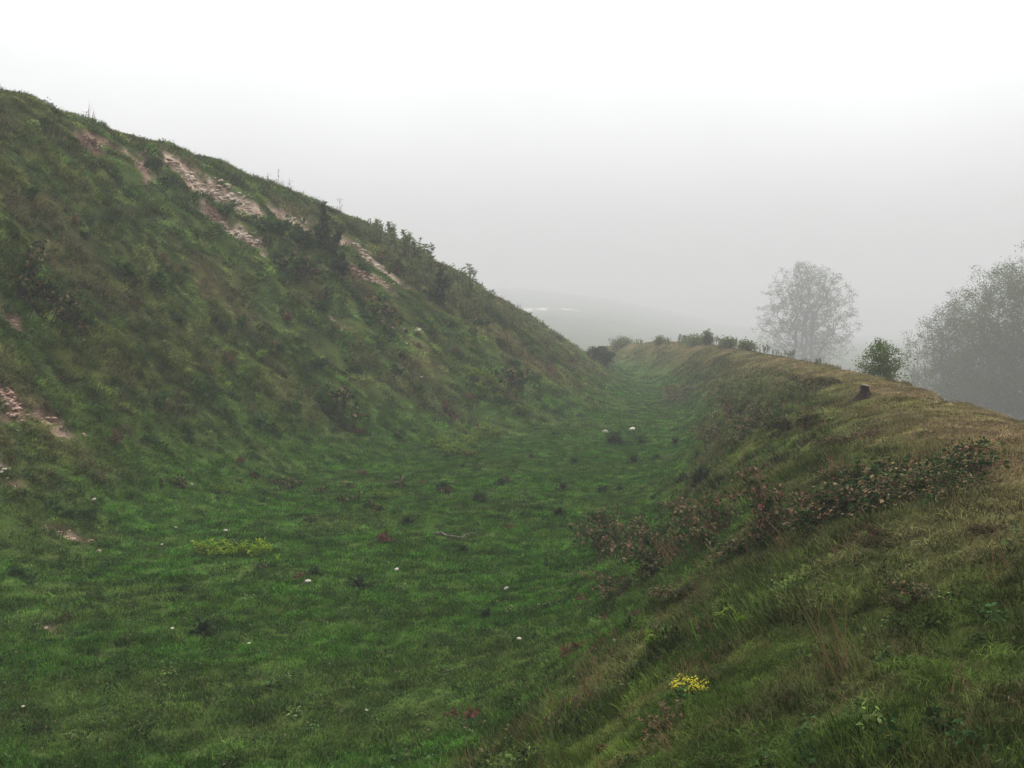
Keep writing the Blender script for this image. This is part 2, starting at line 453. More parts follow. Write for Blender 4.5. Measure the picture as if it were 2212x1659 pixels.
# euler XYZ with z-axis = nrm (yaw applied first about z, then tilt)
ry = np.arcsin(np.clip(nrm[:, 0], -1, 1)); rx = -np.arctan2(nrm[:, 1], nrm[:, 2])
def eul(rx, ry, yaw):
    # R = Rx(rx) Ry(ry) Rz(yaw) -> XYZ euler (Rz Ry Rx order)
    cx, sx, cy, sy, cz, sz = np.cos(rx), np.sin(rx), np.cos(ry), np.sin(ry), np.cos(yaw), np.sin(yaw)
    r00 = cy * cz; r10 = sx * sy * cz + cx * sz; r20 = -cx * sy * cz + sx * sz
    r21 = cx * sy * sz + sx * cz; r22 = cx * cy
    return np.stack([np.arctan2(r21, r22), -np.arcsin(np.clip(r20, -1, 1)), np.arctan2(r10, r00)], -1)
ROT = eul(rx, ry, yaw)
tint, dry = plant_colour(PX, PY)
ish = np.isin(PI_, [v for k, v in IDX.items() if k[1] == 'herb']); iss = np.isin(PI_, [v for k, v in IDX.items() if k[1] == 'stem'])
hc = np.array([.020, .044, .015]) + rng.random((len(PX), 1)) ** 2 * np.array([.065, .075, .020])
tint = np.where(ish[:, None], hc, tint) * np.exp(rng.normal(-.10, .58, (len(PX), 1)).clip(-1.3, .9)); dry = np.where(ish, .015, dry)
tint = np.where(iss[:, None], np.array([.15, .085, .05]), tint)
me = bpy.data.meshes.new('grass'); me.vertices.add(len(PX))
me.vertices.foreach_set('co', np.stack([PX, PY, PZ], -1).astype(np.float32).ravel())
for k, t, a in (('rot', 'FLOAT_VECTOR', ROT), ('scl', 'FLOAT_VECTOR', PS)):
    at = me.attributes.new(k, t, 'POINT'); at.data.foreach_set('vector', a.astype(np.float32).ravel())
at = me.attributes.new('idx', 'INT', 'POINT'); at.data.foreach_set('value', PI_.astype(np.int32))
at = me.attributes.new('dry', 'FLOAT', 'POINT'); at.data.foreach_set('value', dry.astype(np.float32))
at = me.attributes.new('tint', 'FLOAT_COLOR', 'POINT'); at.data.foreach_set('color', np.concatenate([tint, np.ones((len(tint), 1))], 1).astype(np.float32).ravel())
grass = obj('grass', me); tag(grass, 'green and straw coloured grass covering the ditch and banks', kind='stuff')
ng = bpy.data.node_groups.new('sow_grass', 'GeometryNodeTree')
ng.interface.new_socket('Geometry', in_out='INPUT', socket_type='NodeSocketGeometry')
ng.interface.new_socket('Geometry', in_out='OUTPUT', socket_type='NodeSocketGeometry')
gi = ng.nodes.new('NodeGroupInput'); go = ng.nodes.new('NodeGroupOutput')
iop = ng.nodes.new('GeometryNodeInstanceOnPoints'); ci = ng.nodes.new('GeometryNodeCollectionInfo')
ci.inputs['Collection'].default_value = grass_parts; ci.inputs['Separate Children'].default_value = True; ci.inputs['Reset Children'].default_value = True
def named(nm, dt):
    nd = ng.nodes.new('GeometryNodeInputNamedAttribute'); nd.data_type = dt; nd.inputs['Name'].default_value = nm
    return nd.outputs['Attribute']
er = ng.nodes.new('FunctionNodeEulerToRotation')
ng.links.new(named('rot', 'FLOAT_VECTOR'), er.inputs[0]); ng.links.new(er.outputs[0], iop.inputs['Rotation'])
ng.links.new(named('scl', 'FLOAT_VECTOR'), iop.inputs['Scale'])
ng.links.new(named('idx', 'INT'), iop.inputs['Instance Index']); iop.inputs['Pick Instance'].default_value = True
ng.links.new(ci.outputs[0], iop.inputs['Instance']); ng.links.new(gi.outputs[0], iop.inputs['Points'])
ng.links.new(iop.outputs[0], go.inputs[0])
md = grass.modifiers.new('sow', 'NODES'); md.node_group = ng
print('sods', len(PX))

# ------------------------------------------------------------------ plant building
class MB:
    """collects pieces of one mesh"""
    def __init__(s): s.V, s.Q, s.T, s.R, s.mq, s.mt, s.n = [], [], [], [], [], [], 0
    def add(s, V, Q=None, T=None, rnd=None, mat=0):
        V = np.asarray(V, float)
        s.V.append(V); s.R.append(np.zeros(len(V)) + .5 if rnd is None else rnd)
        if Q is not None and len(Q): s.Q.append(np.asarray(Q) + s.n); s.mq.append(np.full(len(Q), mat))
        if T is not None and len(T): s.T.append(np.asarray(T) + s.n); s.mt.append(np.full(len(T), mat))
        s.n += len(V)
    def mesh(s, name, mats, smooth=True):
        Q = np.concatenate(s.Q) if s.Q else None; T = np.concatenate(s.T) if s.T else None
        return mk_mesh(name, np.concatenate(s.V), Q, T, mats, np.concatenate(s.mq + s.mt), {'rnd': np.concatenate(s.R)}, smooth)

def tube(P, R, sides=5):
    P = np.asarray(P, float); R = np.asarray(R, float); k = len(P)
    Tn = np.gradient(P, axis=0); Tn /= np.linalg.norm(Tn, axis=1, keepdims=True) + 1e-9
    ref = np.array([0., 0, 1]) if abs(Tn[0, 2]) < .8 else np.array([1., 0, 0])
    A = np.cross(Tn, ref); A /= np.linalg.norm(A, axis=1, keepdims=True) + 1e-9; B = np.cross(Tn, A)
    th = np.arange(sides) * 2 * math.pi / sides
    V = P[:, None] + R[:, None, None] * (A[:, None] * np.cos(th)[None, :, None] + B[:, None] * np.sin(th)[None, :, None])
    i = np.arange(k - 1)[:, None] * sides; j = np.arange(sides)[None]; j2 = (j + 1) % sides
    Q = np.stack([i + j, i + j2, i + sides + j2, i + sides + j], -1).reshape(-1, 4)
    V = np.concatenate([V.reshape(-1, 3), P[-1:]]); e = (k - 1) * sides
    T = np.array([[e + a, e + (a + 1) % sides, k * sides] for a in range(sides)])
    return V, Q, T

def leaf_quads(P, ln, wd, g, up=.5, out=None, droop=.2):
    """pointed, slightly folded leaves at points P"""
    n = len(P)
    d = g.normal(0, 1, (n, 3))
    if out is not None: d = d * .7 + out
    d[:, 2] = d[:, 2] * .6 - droop
    d /= np.linalg.norm(d, axis=1, keepdims=True) + 1e-9
    nn = g.normal(0, 1, (n, 3)) * (1 - up); nn[:, 2] += up * 1.4
    sd = np.cross(d, nn); sd /= np.linalg.norm(sd, axis=1, keepdims=True) + 1e-9
    nn = np.cross(sd, d)
    s = (.6 + .8 * g.random(n))[:, None]
    b = P; m = P + d * ln * .45 * s; t = P + d * ln * s - nn * ln * .12 * s
    l = m - sd * wd * .5 * s + nn * wd * .15 * s; r = m + sd * wd * .5 * s + nn * wd * .15 * s
    V = np.stack([b, l, t, r], 1).reshape(-1, 3)
    return V, np.arange(n * 4).reshape(n, 4), np.repeat(g.random(n), 4)

def unit(v): return v / (np.linalg.norm(v) + 1e-9)

def skeleton(g, stems, lean, levels, kids, ratio, wob, up, r0, spread=.05, t0=.3, ang=.75):
    out = []
    def br(p, d, Ln, r, lv):
        n = 6; pts = [p]; dd = d.copy()
        for _ in range(n):
            dd = unit(dd + g.normal(0, wob, 3) + np.array([0, 0, up]))
            pts.append(pts[-1] + dd * Ln / n)
        out.append((np.array(pts), np.linspace(r, r * (.45 if lv < levels else .3), n + 1), lv))
        if lv >= levels: return
        for k in range(kids[lv]):
            t = t0 + (1 - t0) * (k + g.random()) / kids[lv]
            i = min(int(t * n), n - 1); q = pts[i] + (pts[i + 1] - pts[i]) * (t * n - i)
            dl = unit(pts[i + 1] - pts[i]); pp = unit(np.cross(dl, g.normal(0, 1, 3)))
            a = ang * (.6 + .8 * g.random())
            br(q, unit(dl * math.cos(a) + pp * math.sin(a)), Ln * ratio * (.7 + .5 * g.random()) * (1.15 - .5 * t), r * .55 * (1.1 - .4 * t), lv + 1)
    for s in range(stems):
        az = 2 * math.pi * (s + .6 * g.random()) / stems; a = lean * (.4 + .9 * g.random())
        br(np.array([math.cos(az) * spread, math.sin(az) * spread, -.03]), np.array([math.cos(az) * math.sin(a), math.sin(az) * math.sin(a), math.cos(a)]), 1.0 * (.8 + .3 * g.random()), r0 * (.7 + .5 * g.random()), 0)
    return out

def fit(sk, H, W):
    A = np.concatenate([b[0] for b in sk]); top = A[:, 2].max(); wd = max(np.ptp(A[:, 0]), np.ptp(A[:, 1]))
    k = np.array([W / wd, W / wd, H / top])
    return [(p * k, r * H / top, l) for p, r, l in sk]

def grow_into(g, H, W, prof, n_pts, stems, spread, lean, step, r_tip, pw=.5):
    """branches that fill a crown: points inside the crown outline are joined to the nearest living branch"""
    hs, rs = [a for a, _ in prof], [b for _, b in prof]
    t = hs[0] + (1 - hs[0]) * g.random(n_pts * 3); keep = g.random(n_pts * 3) < (np.interp(t, hs, rs)) ** 1.6 + .03; t = t[keep][:n_pts]
    az = g.random(len(t)) * 6.283; lump = .80 + .22 * np.sin(3 * az + 5 * t + g.random() * 6) * np.sin(7 * t + 2 * az) + .20 * g.normal(0, 1, len(t)).clip(-1.5, 1.5)
    rr = np.interp(t, hs, rs) * W / 2 * g.random(len(t)) ** pw * lump
    A = np.stack([rr * np.cos(az), rr * np.sin(az), t * H], -1)
    N, par_ = [], []
    for s in range(stems):
        a = 6.283 * (s + .5 * g.random()) / stems; b0 = np.array([math.cos(a), math.sin(a), 0]) * spread * (.5 + g.random()); ln_ = lean * (.5 + .8 * g.random()) * W
        top = np.array([math.cos(a) * ln_, math.sin(a) * ln_, H * (.55 + .3 * g.random())]); prev = -1; k = max(4, int(H / step * .6))
        for i in range(k):
            u = i / (k - 1); q = b0 + (top - b0) * np.array([u ** 1.5, u ** 1.5, u]) + g.normal(0, .012 * H, 3) * (0 < i); q[2] -= .06 * (i == 0)
            N.append(q); par_.append(prev); prev = len(N) - 1
    order = np.argsort(np.linalg.norm(A - np.array([0, 0, H * .35]), axis=1) + g.normal(0, .04 * H, len(A)))
    arr = np.zeros((len(N) + len(A) * 6, 3)); arr[:len(N)] = N; cnt = len(N); par_ = par_ + [0] * (len(arr) - len(N))
    root_z = .06 * H
    for i in order:
        p = A[i]; dv = p - arr[:cnt]; dd = np.linalg.norm(dv, axis=1); cost = dd * (1 + .6 * (dv[:, 2] < -.1 * dd)) + (arr[:cnt, 2] < root_z) * .2 * H
        j = int(np.argmin(cost)); d = dd[j]; m = min(5, max(1, int(d / step)))
        q0 = arr[j].copy()
        for q in range(m):
            u = (q + 1) / m; w = q0 + (p - q0) * u + (g.normal(0, .06 * d, 3) if u < 1 else 0) + np.array([0, 0, .10 * d]) * (u * (1 - u))
            arr[cnt] = w; par_[cnt] = j; j = cnt; cnt += 1
    par_ = np.array(par_[:cnt]); arr = arr[:cnt]
    load = np.zeros(cnt)
    kids = np.zeros(cnt, int)
    for i in range(cnt - 1, -1, -1):
        if kids[i] == 0: load[i] = 1
        if par_[i] >= 0: load[par_[i]] += load[i]; kids[par_[i]] += 1
    rad = r_tip * load ** .5
    tips = np.where(kids == 0)[0]
    big = np.full(cnt, -1)
    for i in range(cnt):
        q = par_[i]
        if q >= 0 and (big[q] < 0 or load[i] > load[big[q]]): big[q] = i
    chains = []
    for i in range(cnt):
        if par_[i] < 0 or big[par_[i]] != i:
            c = [i] if par_[i] < 0 else [par_[i], i]; j = i
            while big[j] >= 0: j = big[j]; c.append(j)
            r = rad[c].copy()
            if par_[i] >= 0: r[0] = r[1]
            if len(c) > 1: chains.append((arr[c], r))
    return chains, arr[tips], arr, load

def woody_in(name, loc, H, W, seed, wood, leaf, n_leaf, lsize, prof, n_pts, stems, spread, lean, step, r_tip, label, cat, group=None, trunk_name='trunk', crown_name='crown', limb=30, scatter=1.0, pw=.5):
    g = np.random.default_rng(seed)
    chains, tips, arr, load = grow_into(g, H, W, prof, n_pts, stems, spread, lean, step, r_tip, pw)
    root = bpy.data.objects.new(name, None); COL.objects.link(root); root.location = loc; root.empty_display_size = .2
    tag(root, label, cat, group)
    tr, cr = MB(), MB()
    for P, r in chains:
        if r[0] > r_tip * limb ** .5: tr.add(*tube(P, r, 7 if r[0] > .05 else 5))
        else: cr.add(*tube(P, r, 3), mat=1)
    obj(trunk_name, tr.mesh(trunk_name, [wood]), root)
    if n_leaf:
        thin = arr[load < 4]; P = thin[g.integers(0, len(thin), n_leaf)] + g.normal(0, lsize * scatter, (n_leaf, 3))
        V, Q, Rr = leaf_quads(P, lsize, lsize * .6, g, .4); cr.add(V, Q, rnd=Rr)
    if cr.n: obj(crown_name, cr.mesh(crown_name, [leaf, wood]), root)
    return root

def woody(name, loc, H, W, seed, wood, leaf, n_leaf, lsize, sk, trunk_name='trunk', crown_name='crown', cut=2, label=None, cat=None, group=None, rz=0.0, twig_fill=.0):
    g = np.random.default_rng(seed)
    sk = fit(skeleton(g, **sk), H, W)
    lv = max(b[2] for b in sk)
    root = bpy.data.objects.new(name, None); COL.objects.link(root); root.location = loc; root.rotation_euler = (0, 0, rz); root.empty_display_size = .2
    tag(root, label, cat, group)
    tr = MB()
    for p, r, l in sk:
        if l < cut: tr.add(*tube(p, np.maximum(r, .002), 7 if l == 0 else 5))
    obj(trunk_name, tr.mesh(trunk_name, [wood]), root)
    cr = MB()
    for p, r, l in sk:
        if l >= cut: cr.add(*tube(p[::2] if len(p) > 5 else p, np.maximum(r[::2] if len(p) > 5 else r, .0015), 3), mat=1)
    tips = [b for b in sk if b[2] >= lv - 1]
    if n_leaf:
        pk = g.integers(0, len(tips), n_leaf); P = np.empty((n_leaf, 3))
        for i, k in enumerate(pk):
            p = tips[k][0]; t = (g.random() ** .6) * (len(p) - 1.001); j = int(t)
            P[i] = p[j] + (p[j + 1] - p[j]) * (t - j)
        P += g.normal(0, lsize * .5, P.shape)
        V, Q, R = leaf_quads(P, lsize, lsize * .6, g, .4)
        cr.add(V, Q, rnd=R)
    if cr.n: obj(crown_name, cr.mesh(crown_name, [leaf, wood]), root)
    return root

ramp = lambda *c: [(i / (len(c) - 1), k) for i, k in enumerate(c)]
M_bark = bark_material('grey_bark', (.10, .085, .078), (.17, .15, .14))
M_purp = bark_material('purplish_twig_bark', (.085, .060, .064), (.14, .105, .11))
M_dbark = bark_material('wet_bark', (.045, .038, .038), (.085, .075, .072))
M_dark = bark_material('dark_bark', (.035, .026, .022), (.10, .075, .06), 22)
M_stem = bark_material('bramble_stem', (.075, .035, .025), (.15, .075, .05), 30)
M_gstem = bark_material('green_stem', (.05, .075, .02), (.09, .10, .035), 30)
M_spring = leaf_material('spring_leaf', ramp((.075, .10, .035), (.105, .13, .05), (.12, .12, .065)), .35)
M_haw = leaf_material('hawthorn_leaf', ramp((.058, .094, .022), (.09, .128, .032), (.115, .11, .05)), .35)
M_shrub = leaf_material('shrub_leaf', ramp((.045, .09, .02), (.09, .15, .03), (.15, .17, .05)), .35)
M_elder = leaf_material('elder_leaf', ramp((.012, .026, .011), (.022, .044, .016), (.06, .085, .03)), .25)
M_weed = leaf_material('weed_leaf', ramp((.018, .048, .013), (.030, .076, .019), (.06, .105, .032)), .25)
M_nettle = leaf_material('fog_paled_leaf', ramp((.09, .125, .045), (.13, .165, .06), (.17, .18, .09)), .4)  # leaf colour lightened to carry the paling of fog
M_red = leaf_material('red_leaf', ramp((.045, .045, .02), (.11, .038, .03), (.18, .075, .06)), .25)
M_bram = leaf_material('bramble_leaf', [(0, (.016, .040, .012)), (.5, (.034, .072, .018)), (.72, (.07, .09, .03)), (.85, (.18, .13, .07)), (.94, (.27, .18, .12)), (1, (.2, .08, .06))], .2, .5)
M_bramr = leaf_material('reddish_bramble_leaf', [(0, (.020, .038, .013)), (.45, (.04, .062, .02)), (.65, (.09, .07, .03)), (.82, (.20, .125, .08)), (.93, (.26, .17, .13)), (1, (.17, .05, .045))], .2, .5)
M_bramg = leaf_material('dark_bramble_leaf', [(0, (.012, .032, .011)), (.5, (.028, .064, .018)), (.68, (.06, .085, .028)), (.8, (.20, .15, .075)), (.93, (.28, .21, .13)), (1, (.22, .11, .07))], .2, .5)
M_lime = leaf_material('spurge_leaf', ramp((.13, .24, .018), (.22, .32, .02), (.30, .36, .03)), .35)
M_limed = leaf_material('young_green_leaf', ramp((.08, .155, .02), (.13, .20, .028), (.17, .21, .04)), .35)
M_yel = leaf_material('yellow_petal', ramp((.38, .33, .03), (.55, .48, .04), (.5, .5, .10)), .3)
M_dry = leaf_material('dry_leaf', ramp((.075, .045, .025), (.12, .075, .042), (.17, .11, .065)), .2)
M_chalk, N, L, b = principled('chalk_stone', .9, .1)
nt, r = noise_ramp(N, L, 9, [(.35, (.30, .25, .19)), (.6, (.62, .57, .49))], 8); L.new(r.outputs['Color'], b.inputs['Base Color'])
bp = N.new('ShaderNodeBump'); bp.inputs['Strength'].default_value = .5; bp.inputs['Distance'].default_value = .02; L.new(nt.outputs['Fac'], bp.inputs['Height']); L.new(bp.outputs[0], b.inputs['Normal'])
M_pink, N, L, b = principled('stained_stone', .9, .1)
nt, r = noise_ramp(N, L, 9, [(.3, (.22, .13, .10)), (.65, (.42, .30, .24))], 8); L.new(r.outputs['Color'], b.inputs['Base Color'])
M_rot = bark_material('rotten_bark', (.014, .010, .009), (.05, .032, .027), 20)
M_cut, N, L, b = principled('weathered_cut_wood', .9, .1)
nt, r = noise_ramp(N, L, 14, [(.3, (.16, .13, .10)), (.65, (.36, .31, .25))], 8); L.new(r.outputs['Color'], b.inputs['Base Color'])

# ---- small plants: meshes made once, shared by their copies. Each: dict part -> mesh, nominal width / height 1
def m_rosette(seed, n=34, leaf=M_weed, h=.55):
    g = np.random.default_rng(seed); f = MB()
    P = np.zeros((n, 3)); az = g.random(n) * 6.283; el = g.random(n) ** .8 * 1.2
    d = np.stack([np.cos(az) * np.cos(el), np.sin(az) * np.cos(el), np.sin(el) * h * 1.6], -1)
    k = 4; r = (.25 + .3 * g.random(n))
    for i in range(n):
        sd = np.array([-math.sin(az[i]), math.cos(az[i]), 0]); t = np.linspace(0, 1, k)
        c = d[i] * (t * r[i])[:, None] * 1.05; c[:, 2] -= .12 * t ** 2; w = .055 * np.sin(np.clip(t * .85 + .15, 0, 1) * math.pi) * (1 + .6 * g.random())
        V = np.concatenate([c - sd * w[:, None], c + sd * w[:, None]]); Q = [(a, a + 1, k + a + 1, k + a) for a in range(k - 1)]
        f.add(V, Q, rnd=np.full(2 * k, g.random()))
    n2 = 40; P = np.stack([g.normal(0, .13, n2), g.normal(0, .13, n2), np.abs(g.normal(.08, .1, n2))], -1)
    V, Q, R = leaf_quads(P, .16, .09, g, .4); f.add(V, Q, rnd=R)
    return {'leaves': f.mesh('leaves', [leaf])}

def m_clump(seed, n=260, leaf=M_weed, ls=.13, h=.5, stem=M_gstem, nst=14):
    """low mound of leafy stems, width about 1"""
    g = np.random.default_rng(seed); s = MB(); f = MB(); P = []; O = []
    for i in range(nst):
        az = g.random() * 6.283; L0 = .25 + .35 * g.random(); el = .35 + 1.1 * g.random()
        d = np.array([math.cos(az) * math.cos(el), math.sin(az) * math.cos(el), math.sin(el) * h * 2])
        st = np.array([g.normal(0, .1), g.normal(0, .1), -.06]); t = np.linspace(0, 1, 5)[:, None]
        p = st + d * t * L0 + np.array([0, 0, -.16 * L0]) * t ** 2 + g.normal(0, .012, (5, 3)) * t
        s.add(*tube(p, np.linspace(.012, .004, 5), 3))
        for q in range(n // nst):
            u = .15 + .85 * g.random(); j = min(int(u * 4), 3); P.append(p[j] + (p[j + 1] - p[j]) * (u * 4 - j) + g.normal(0, .045, 3)); O.append(d)
    V, Q, R = leaf_quads(np.array(P), ls, ls * .62, g, .45, np.array(O)); f.add(V, Q, rnd=R)
    return both(s, f, stem, leaf)

def m_bramble(seed, leaf, n=900, ls=.075, nst=26, H=.42, reach=.5, bare=3):
    """arching thorny canes rooted along a mound about 1 wide, leaflets in threes"""
    g = np.random.default_rng(seed); s = MB(); f = MB(); P = []; O = []
    for i in range(nst):
        az = g.random() * 6.283; rr = .28 * math.sqrt(g.random()); st = np.array([rr * math.cos(az), rr * math.sin(az), -.05])
        az2 = az + g.normal(0, .6); L0 = reach * (.55 + .65 * g.random()); top = H * (.55 + .6 * g.random())
        t = np.linspace(0, 1, 9)[:, None]; d = np.array([math.cos(az2), math.sin(az2), 0])
        p = st + d * L0 * t ** 1.15; p[:, 2:] += top * 3.4 * (t * (1 - t * .78)) * .75; p += np.cumsum(g.normal(0, .012, (9, 3)), 0)
        s.add(*tube(p, np.linspace(.007, .003, 9), 4))
        if i < bare: continue
        m = n // nst // 3
        for q in range(m):
            u = .12 + .88 * g.random(); j = min(int(u * 8), 7); c = p[j] + (p[j + 1] - p[j]) * (u * 8 - j) + g.normal(0, .028, 3)
            o = unit(g.normal(0, 1, 3) + np.array([0, 0, .3]))
            for w in range(3): P.append(c + g.normal(0, .014, 3)); O.append(o + g.normal(0, .4, 3))
    V, Q, R = leaf_quads(np.array(P), ls, ls * .68, g, .5, np.array(O))
    R = np.repeat(np.clip(np.repeat(g.random(len(P) // 3), 3) + g.normal(0, .08, len(P)), 0, 1), 4); f.add(V, Q, rnd=R)
    return {'stems': s.mesh('stems', [M_stem]), 'leaves': f.mesh('leaves', [leaf])}

def m_shoots(seed, leaf, n=7, spread=.35, nl=16, ls=.2):
    """upright leafy shoots, height about 1"""
    g = np.random.default_rng(seed); s = MB(); f = MB()
    for i in range(n):
        h = .55 + .5 * g.random(); b0 = np.array([g.normal(0, spread * .6), g.normal(0, spread * .6), -.05]); t = np.linspace(0, 1, 5)[:, None]
        p = b0 + np.array([g.normal(0, .1), g.normal(0, .1), h]) * t + g.normal(0, .01, (5, 3))
        s.add(*tube(np.vstack([[[0, 0, -.10]], p]), np.linspace(.02, .009, 6), 4))
        u = .25 + .75 * g.random(nl) ** .6; j = np.minimum((u * 4).astype(int), 3); P = p[j] + (p[j + 1] - p[j]) * (u * 4 - j)[:, None]
        az = g.random(nl) * 6.283; V, Q, R = leaf_quads(P, ls, ls * .38, g, .5, np.stack([np.cos(az) * 1.5, np.sin(az) * 1.5, np.full(nl, .9)], -1), 0); f.add(V, Q, rnd=R)
    return both(s, f, M_gstem, leaf)

def m_stalk(seed, stemmat, leaf, nl=26, ls=.11, seedhead=False):
    """a single tall weed, height 1"""
    g = np.random.default_rng(seed); s = MB(); f = MB(); t = np.linspace(0, 1, 8)[:, None]
    p = np.array([g.normal(0, .07), g.normal(0, .07), 1.0]) * t + np.cumsum(g.normal(0, .012, (8, 3)), 0) - np.array([0, 0, .04])
    s.add(*tube(p, np.linspace(.014, .006, 8), 4)); P = [];
    for k in range(5 if seedhead else 3):
        u = .35 + .6 * g.random(); j = min(int(u * 7), 6); c = p[j]; az = g.random() * 6.283; e = c + np.array([math.cos(az) * .16, math.sin(az) * .16, .14])
        s.add(*tube(np.linspace(c, e, 3), [.006, .005, .004], 3)); P += list(e + g.normal(0, .02, (5, 3)))
    u = (.2 + .8 * g.random(nl)) if not seedhead else (.7 + .3 * g.random(nl)); j = np.minimum((u * 7).astype(int), 6); P = np.concatenate([np.array(P), p[j] + g.normal(0, .03, (nl, 3))])
    V, Q, R = leaf_quads(P, ls, ls * .5, g, .4); f.add(V, Q, rnd=R)
    return {'stem': s.mesh('stem', [stemmat]), 'leaves': f.mesh('leaves', [leaf])}

def both(s, f, stem, leaf):
    n0 = f.n
    for V in s.V: f.V.append(V)
    for q in s.R: f.R.append(q)
    for q in s.Q: f.Q.append(q + n0); f.mq.append(np.full(len(q), 1))
    for q in s.T: f.T.append(q + n0); f.mt.append(np.full(len(q), 1))
    f.n += s.n
    return {'leaves': f.mesh('leafy_plant', [leaf, stem])}

def m_stone(seed, mat, n=8, k=12):
    g = np.random.default_rng(seed); V = []
    ax = g.normal(0, 1, (7, 3)); ax /= np.linalg.norm(ax, axis=1, keepdims=True); cut = .30 + .14 * g.random(7)
    for i in range(n + 1):
        for j in range(k):
            th, ph = math.pi * i / n, 2 * math.pi * j / k
            v = np.array([math.sin(th) * math.cos(ph), math.sin(th) * math.sin(ph), math.cos(th)]) * .5
            for a, c in zip(ax, cut):
                e = v @ a
                if e > c: v = v - a * (e - c) * .9
            V.append(v * np.array([1, .8, .5]) + g.normal(0, .006, 3))
    Q = [(i * k + j, (i + 1) * k + j, (i + 1) * k + (j + 1) % k, i * k + (j + 1) % k) for i in range(n) for j in range(k)]
    return {'stone': mk_mesh('stone', np.array(V), np.array(Q), None, [mat], smooth=False)}

def place(name, meshes, loc, scale, rz=0.0, tilt=(0, 0), label=None, cat=None, group=None):
    """one thing: a single mesh, or an Empty carrying its parts"""
    sc3 = scale if isinstance(scale, (tuple, list)) else (scale,) * 3
    if len(meshes) == 1: o = bpy.data.objects.new(name, next(iter(meshes.values())))
    else:
        o = bpy.data.objects.new(name, None); o.empty_display_size = .1
    COL.objects.link(o); o.location = loc; o.scale = sc3; o.rotation_euler = (tilt[0], tilt[1], rz)
    if len(meshes) > 1:
        for k, m in meshes.items(): obj(k, m, o)
    return tag(o, label, cat, group)

def slope_tilt(p, k=.7):
    n = normals(np.array([p[0]]), np.array([p[1]]))[0]; n = np.array([n[0] * k, n[1] * k, n[2]]); n /= np.linalg.norm(n)
    return (-math.atan2(n[1], n[2]), math.asin(n[0]))
def dist(p): return math.hypot(p[0], p[1])
def Dn(x, y, far=95):           # ground near a skyline: step down the picture until the near ground is met
    for k in range(60):
        p = D(x, y + k)
        if p[1] < far: return p
    return p
LAST = []
def set_out(rows, name, variants, desc, cat, group, tall=False, sink=.02, flat=1.0, grow=1.0, k=.7, far=95):
    """rows of (x, y, width) on the survey print"""
    g = np.random.default_rng(len(rows) * 31 + len(name))
    for x, y, wd in rows:
        p = Dn(x, y, far); s = wd * S * p[1] / F * grow * g.uniform(.75, 1.3)
        p[2] -= sink * s
        o = place(name, variants[g.integers(len(variants))], p, (s, s, s * flat), g.random() * 6.28 if not tall else g.random() * 6.28, slope_tilt(p, k) if not tall else (0, 0), None, cat, group)
        LAST.append((o, desc))

# ---- trees on and beyond the outer bank
def on(px, Y): return along(px, Y)
def top_h(p, py): return EYE[2] + (324 - py) / F * p[1] - p[2]
OVAL = [(.08, .42), (.2, .72), (.38, .95), (.55, 1.0), (.72, .90), (.86, .68), (1, .25)]
DOME = [(.02, .75), (.2, .95), (.45, 1.0), (.7, .86), (.88, .58), (1, .2)]
p = on(806, 215); woody_in('tree', p, top_h(p, 262), 22, 11, M_dbark, M_spring, 27000, .30, OVAL, 1300, 5, 1.8, .16, 1.3, .036,
    'tall many-stemmed tree with thin spring leaves, alone in the fog behind the bank', 'tree', None, limb=14, scatter=1.2)
p = on(1012, 108); woody_in('tree', p, top_h(p, 264), 17.5, 23, M_purp, M_haw, 60000, .18, DOME, 2600, 8, 1.1, .22, .85, .017,
    'broad twiggy hawthorn tree, middle one of the thicket behind the outer bank', 'tree', 'hawthorn thicket beyond the bank', limb=24, scatter=1.6)
p = on(960, 114); woody_in('tree', p, top_h(p, 298), 13.5, 37, M_purp, M_haw, 38000, .175, DOME, 2000, 7, .9, .22, .8, .016,
    'lower leafy hawthorn at the thinner edge of the thicket behind the outer bank', 'tree', 'hawthorn thicket beyond the bank', limb=24, scatter=1.6)
p = on(1075, 100); woody_in('tree', p, top_h(p, 222), 21, 41, M_purp, M_haw, 66000, .18, DOME, 2800, 8, 1.2, .22, .85, .017,
    'tallest and darkest hawthorn of the thicket, partly cut off by the picture edge', 'tree', 'hawthorn thicket beyond the bank', limb=24, scatter=1.6)
p = on(921, 108); woody_in('shrub', p, top_h(p, 320), 6.5, 43, M_purp, M_haw, 0, .1, DOME, 420, 8, .5, .25, .6, .012,
    'bare grey leafless shrub between the round green bush and the hawthorn thicket', 'shrub', None, 'branches', 'twigs', limb=8)
p = on(882, 30.5); woody_in('bush', p, top_h(p, 340), 1.5, 51, M_dark, M_shrub, 5200, .06, DOME, 420, 9, .16, .2, .12, .0035,
    'compact round green bush standing on the outer edge of the bank', 'bush', None, 'branches', 'foliage', limb=12)
p = Dn(1295, 782, 95); kd = S * p[1] / F; woody_in('bush', p, 30 * kd, 66 * kd, 53, M_dark, M_elder, 7000, .12, DOME, 420, 10, .5, .25, .3, .006,
    'dark rounded bush blocking the far end of the ditch', 'bush', None, 'branches', 'foliage', limb=12)
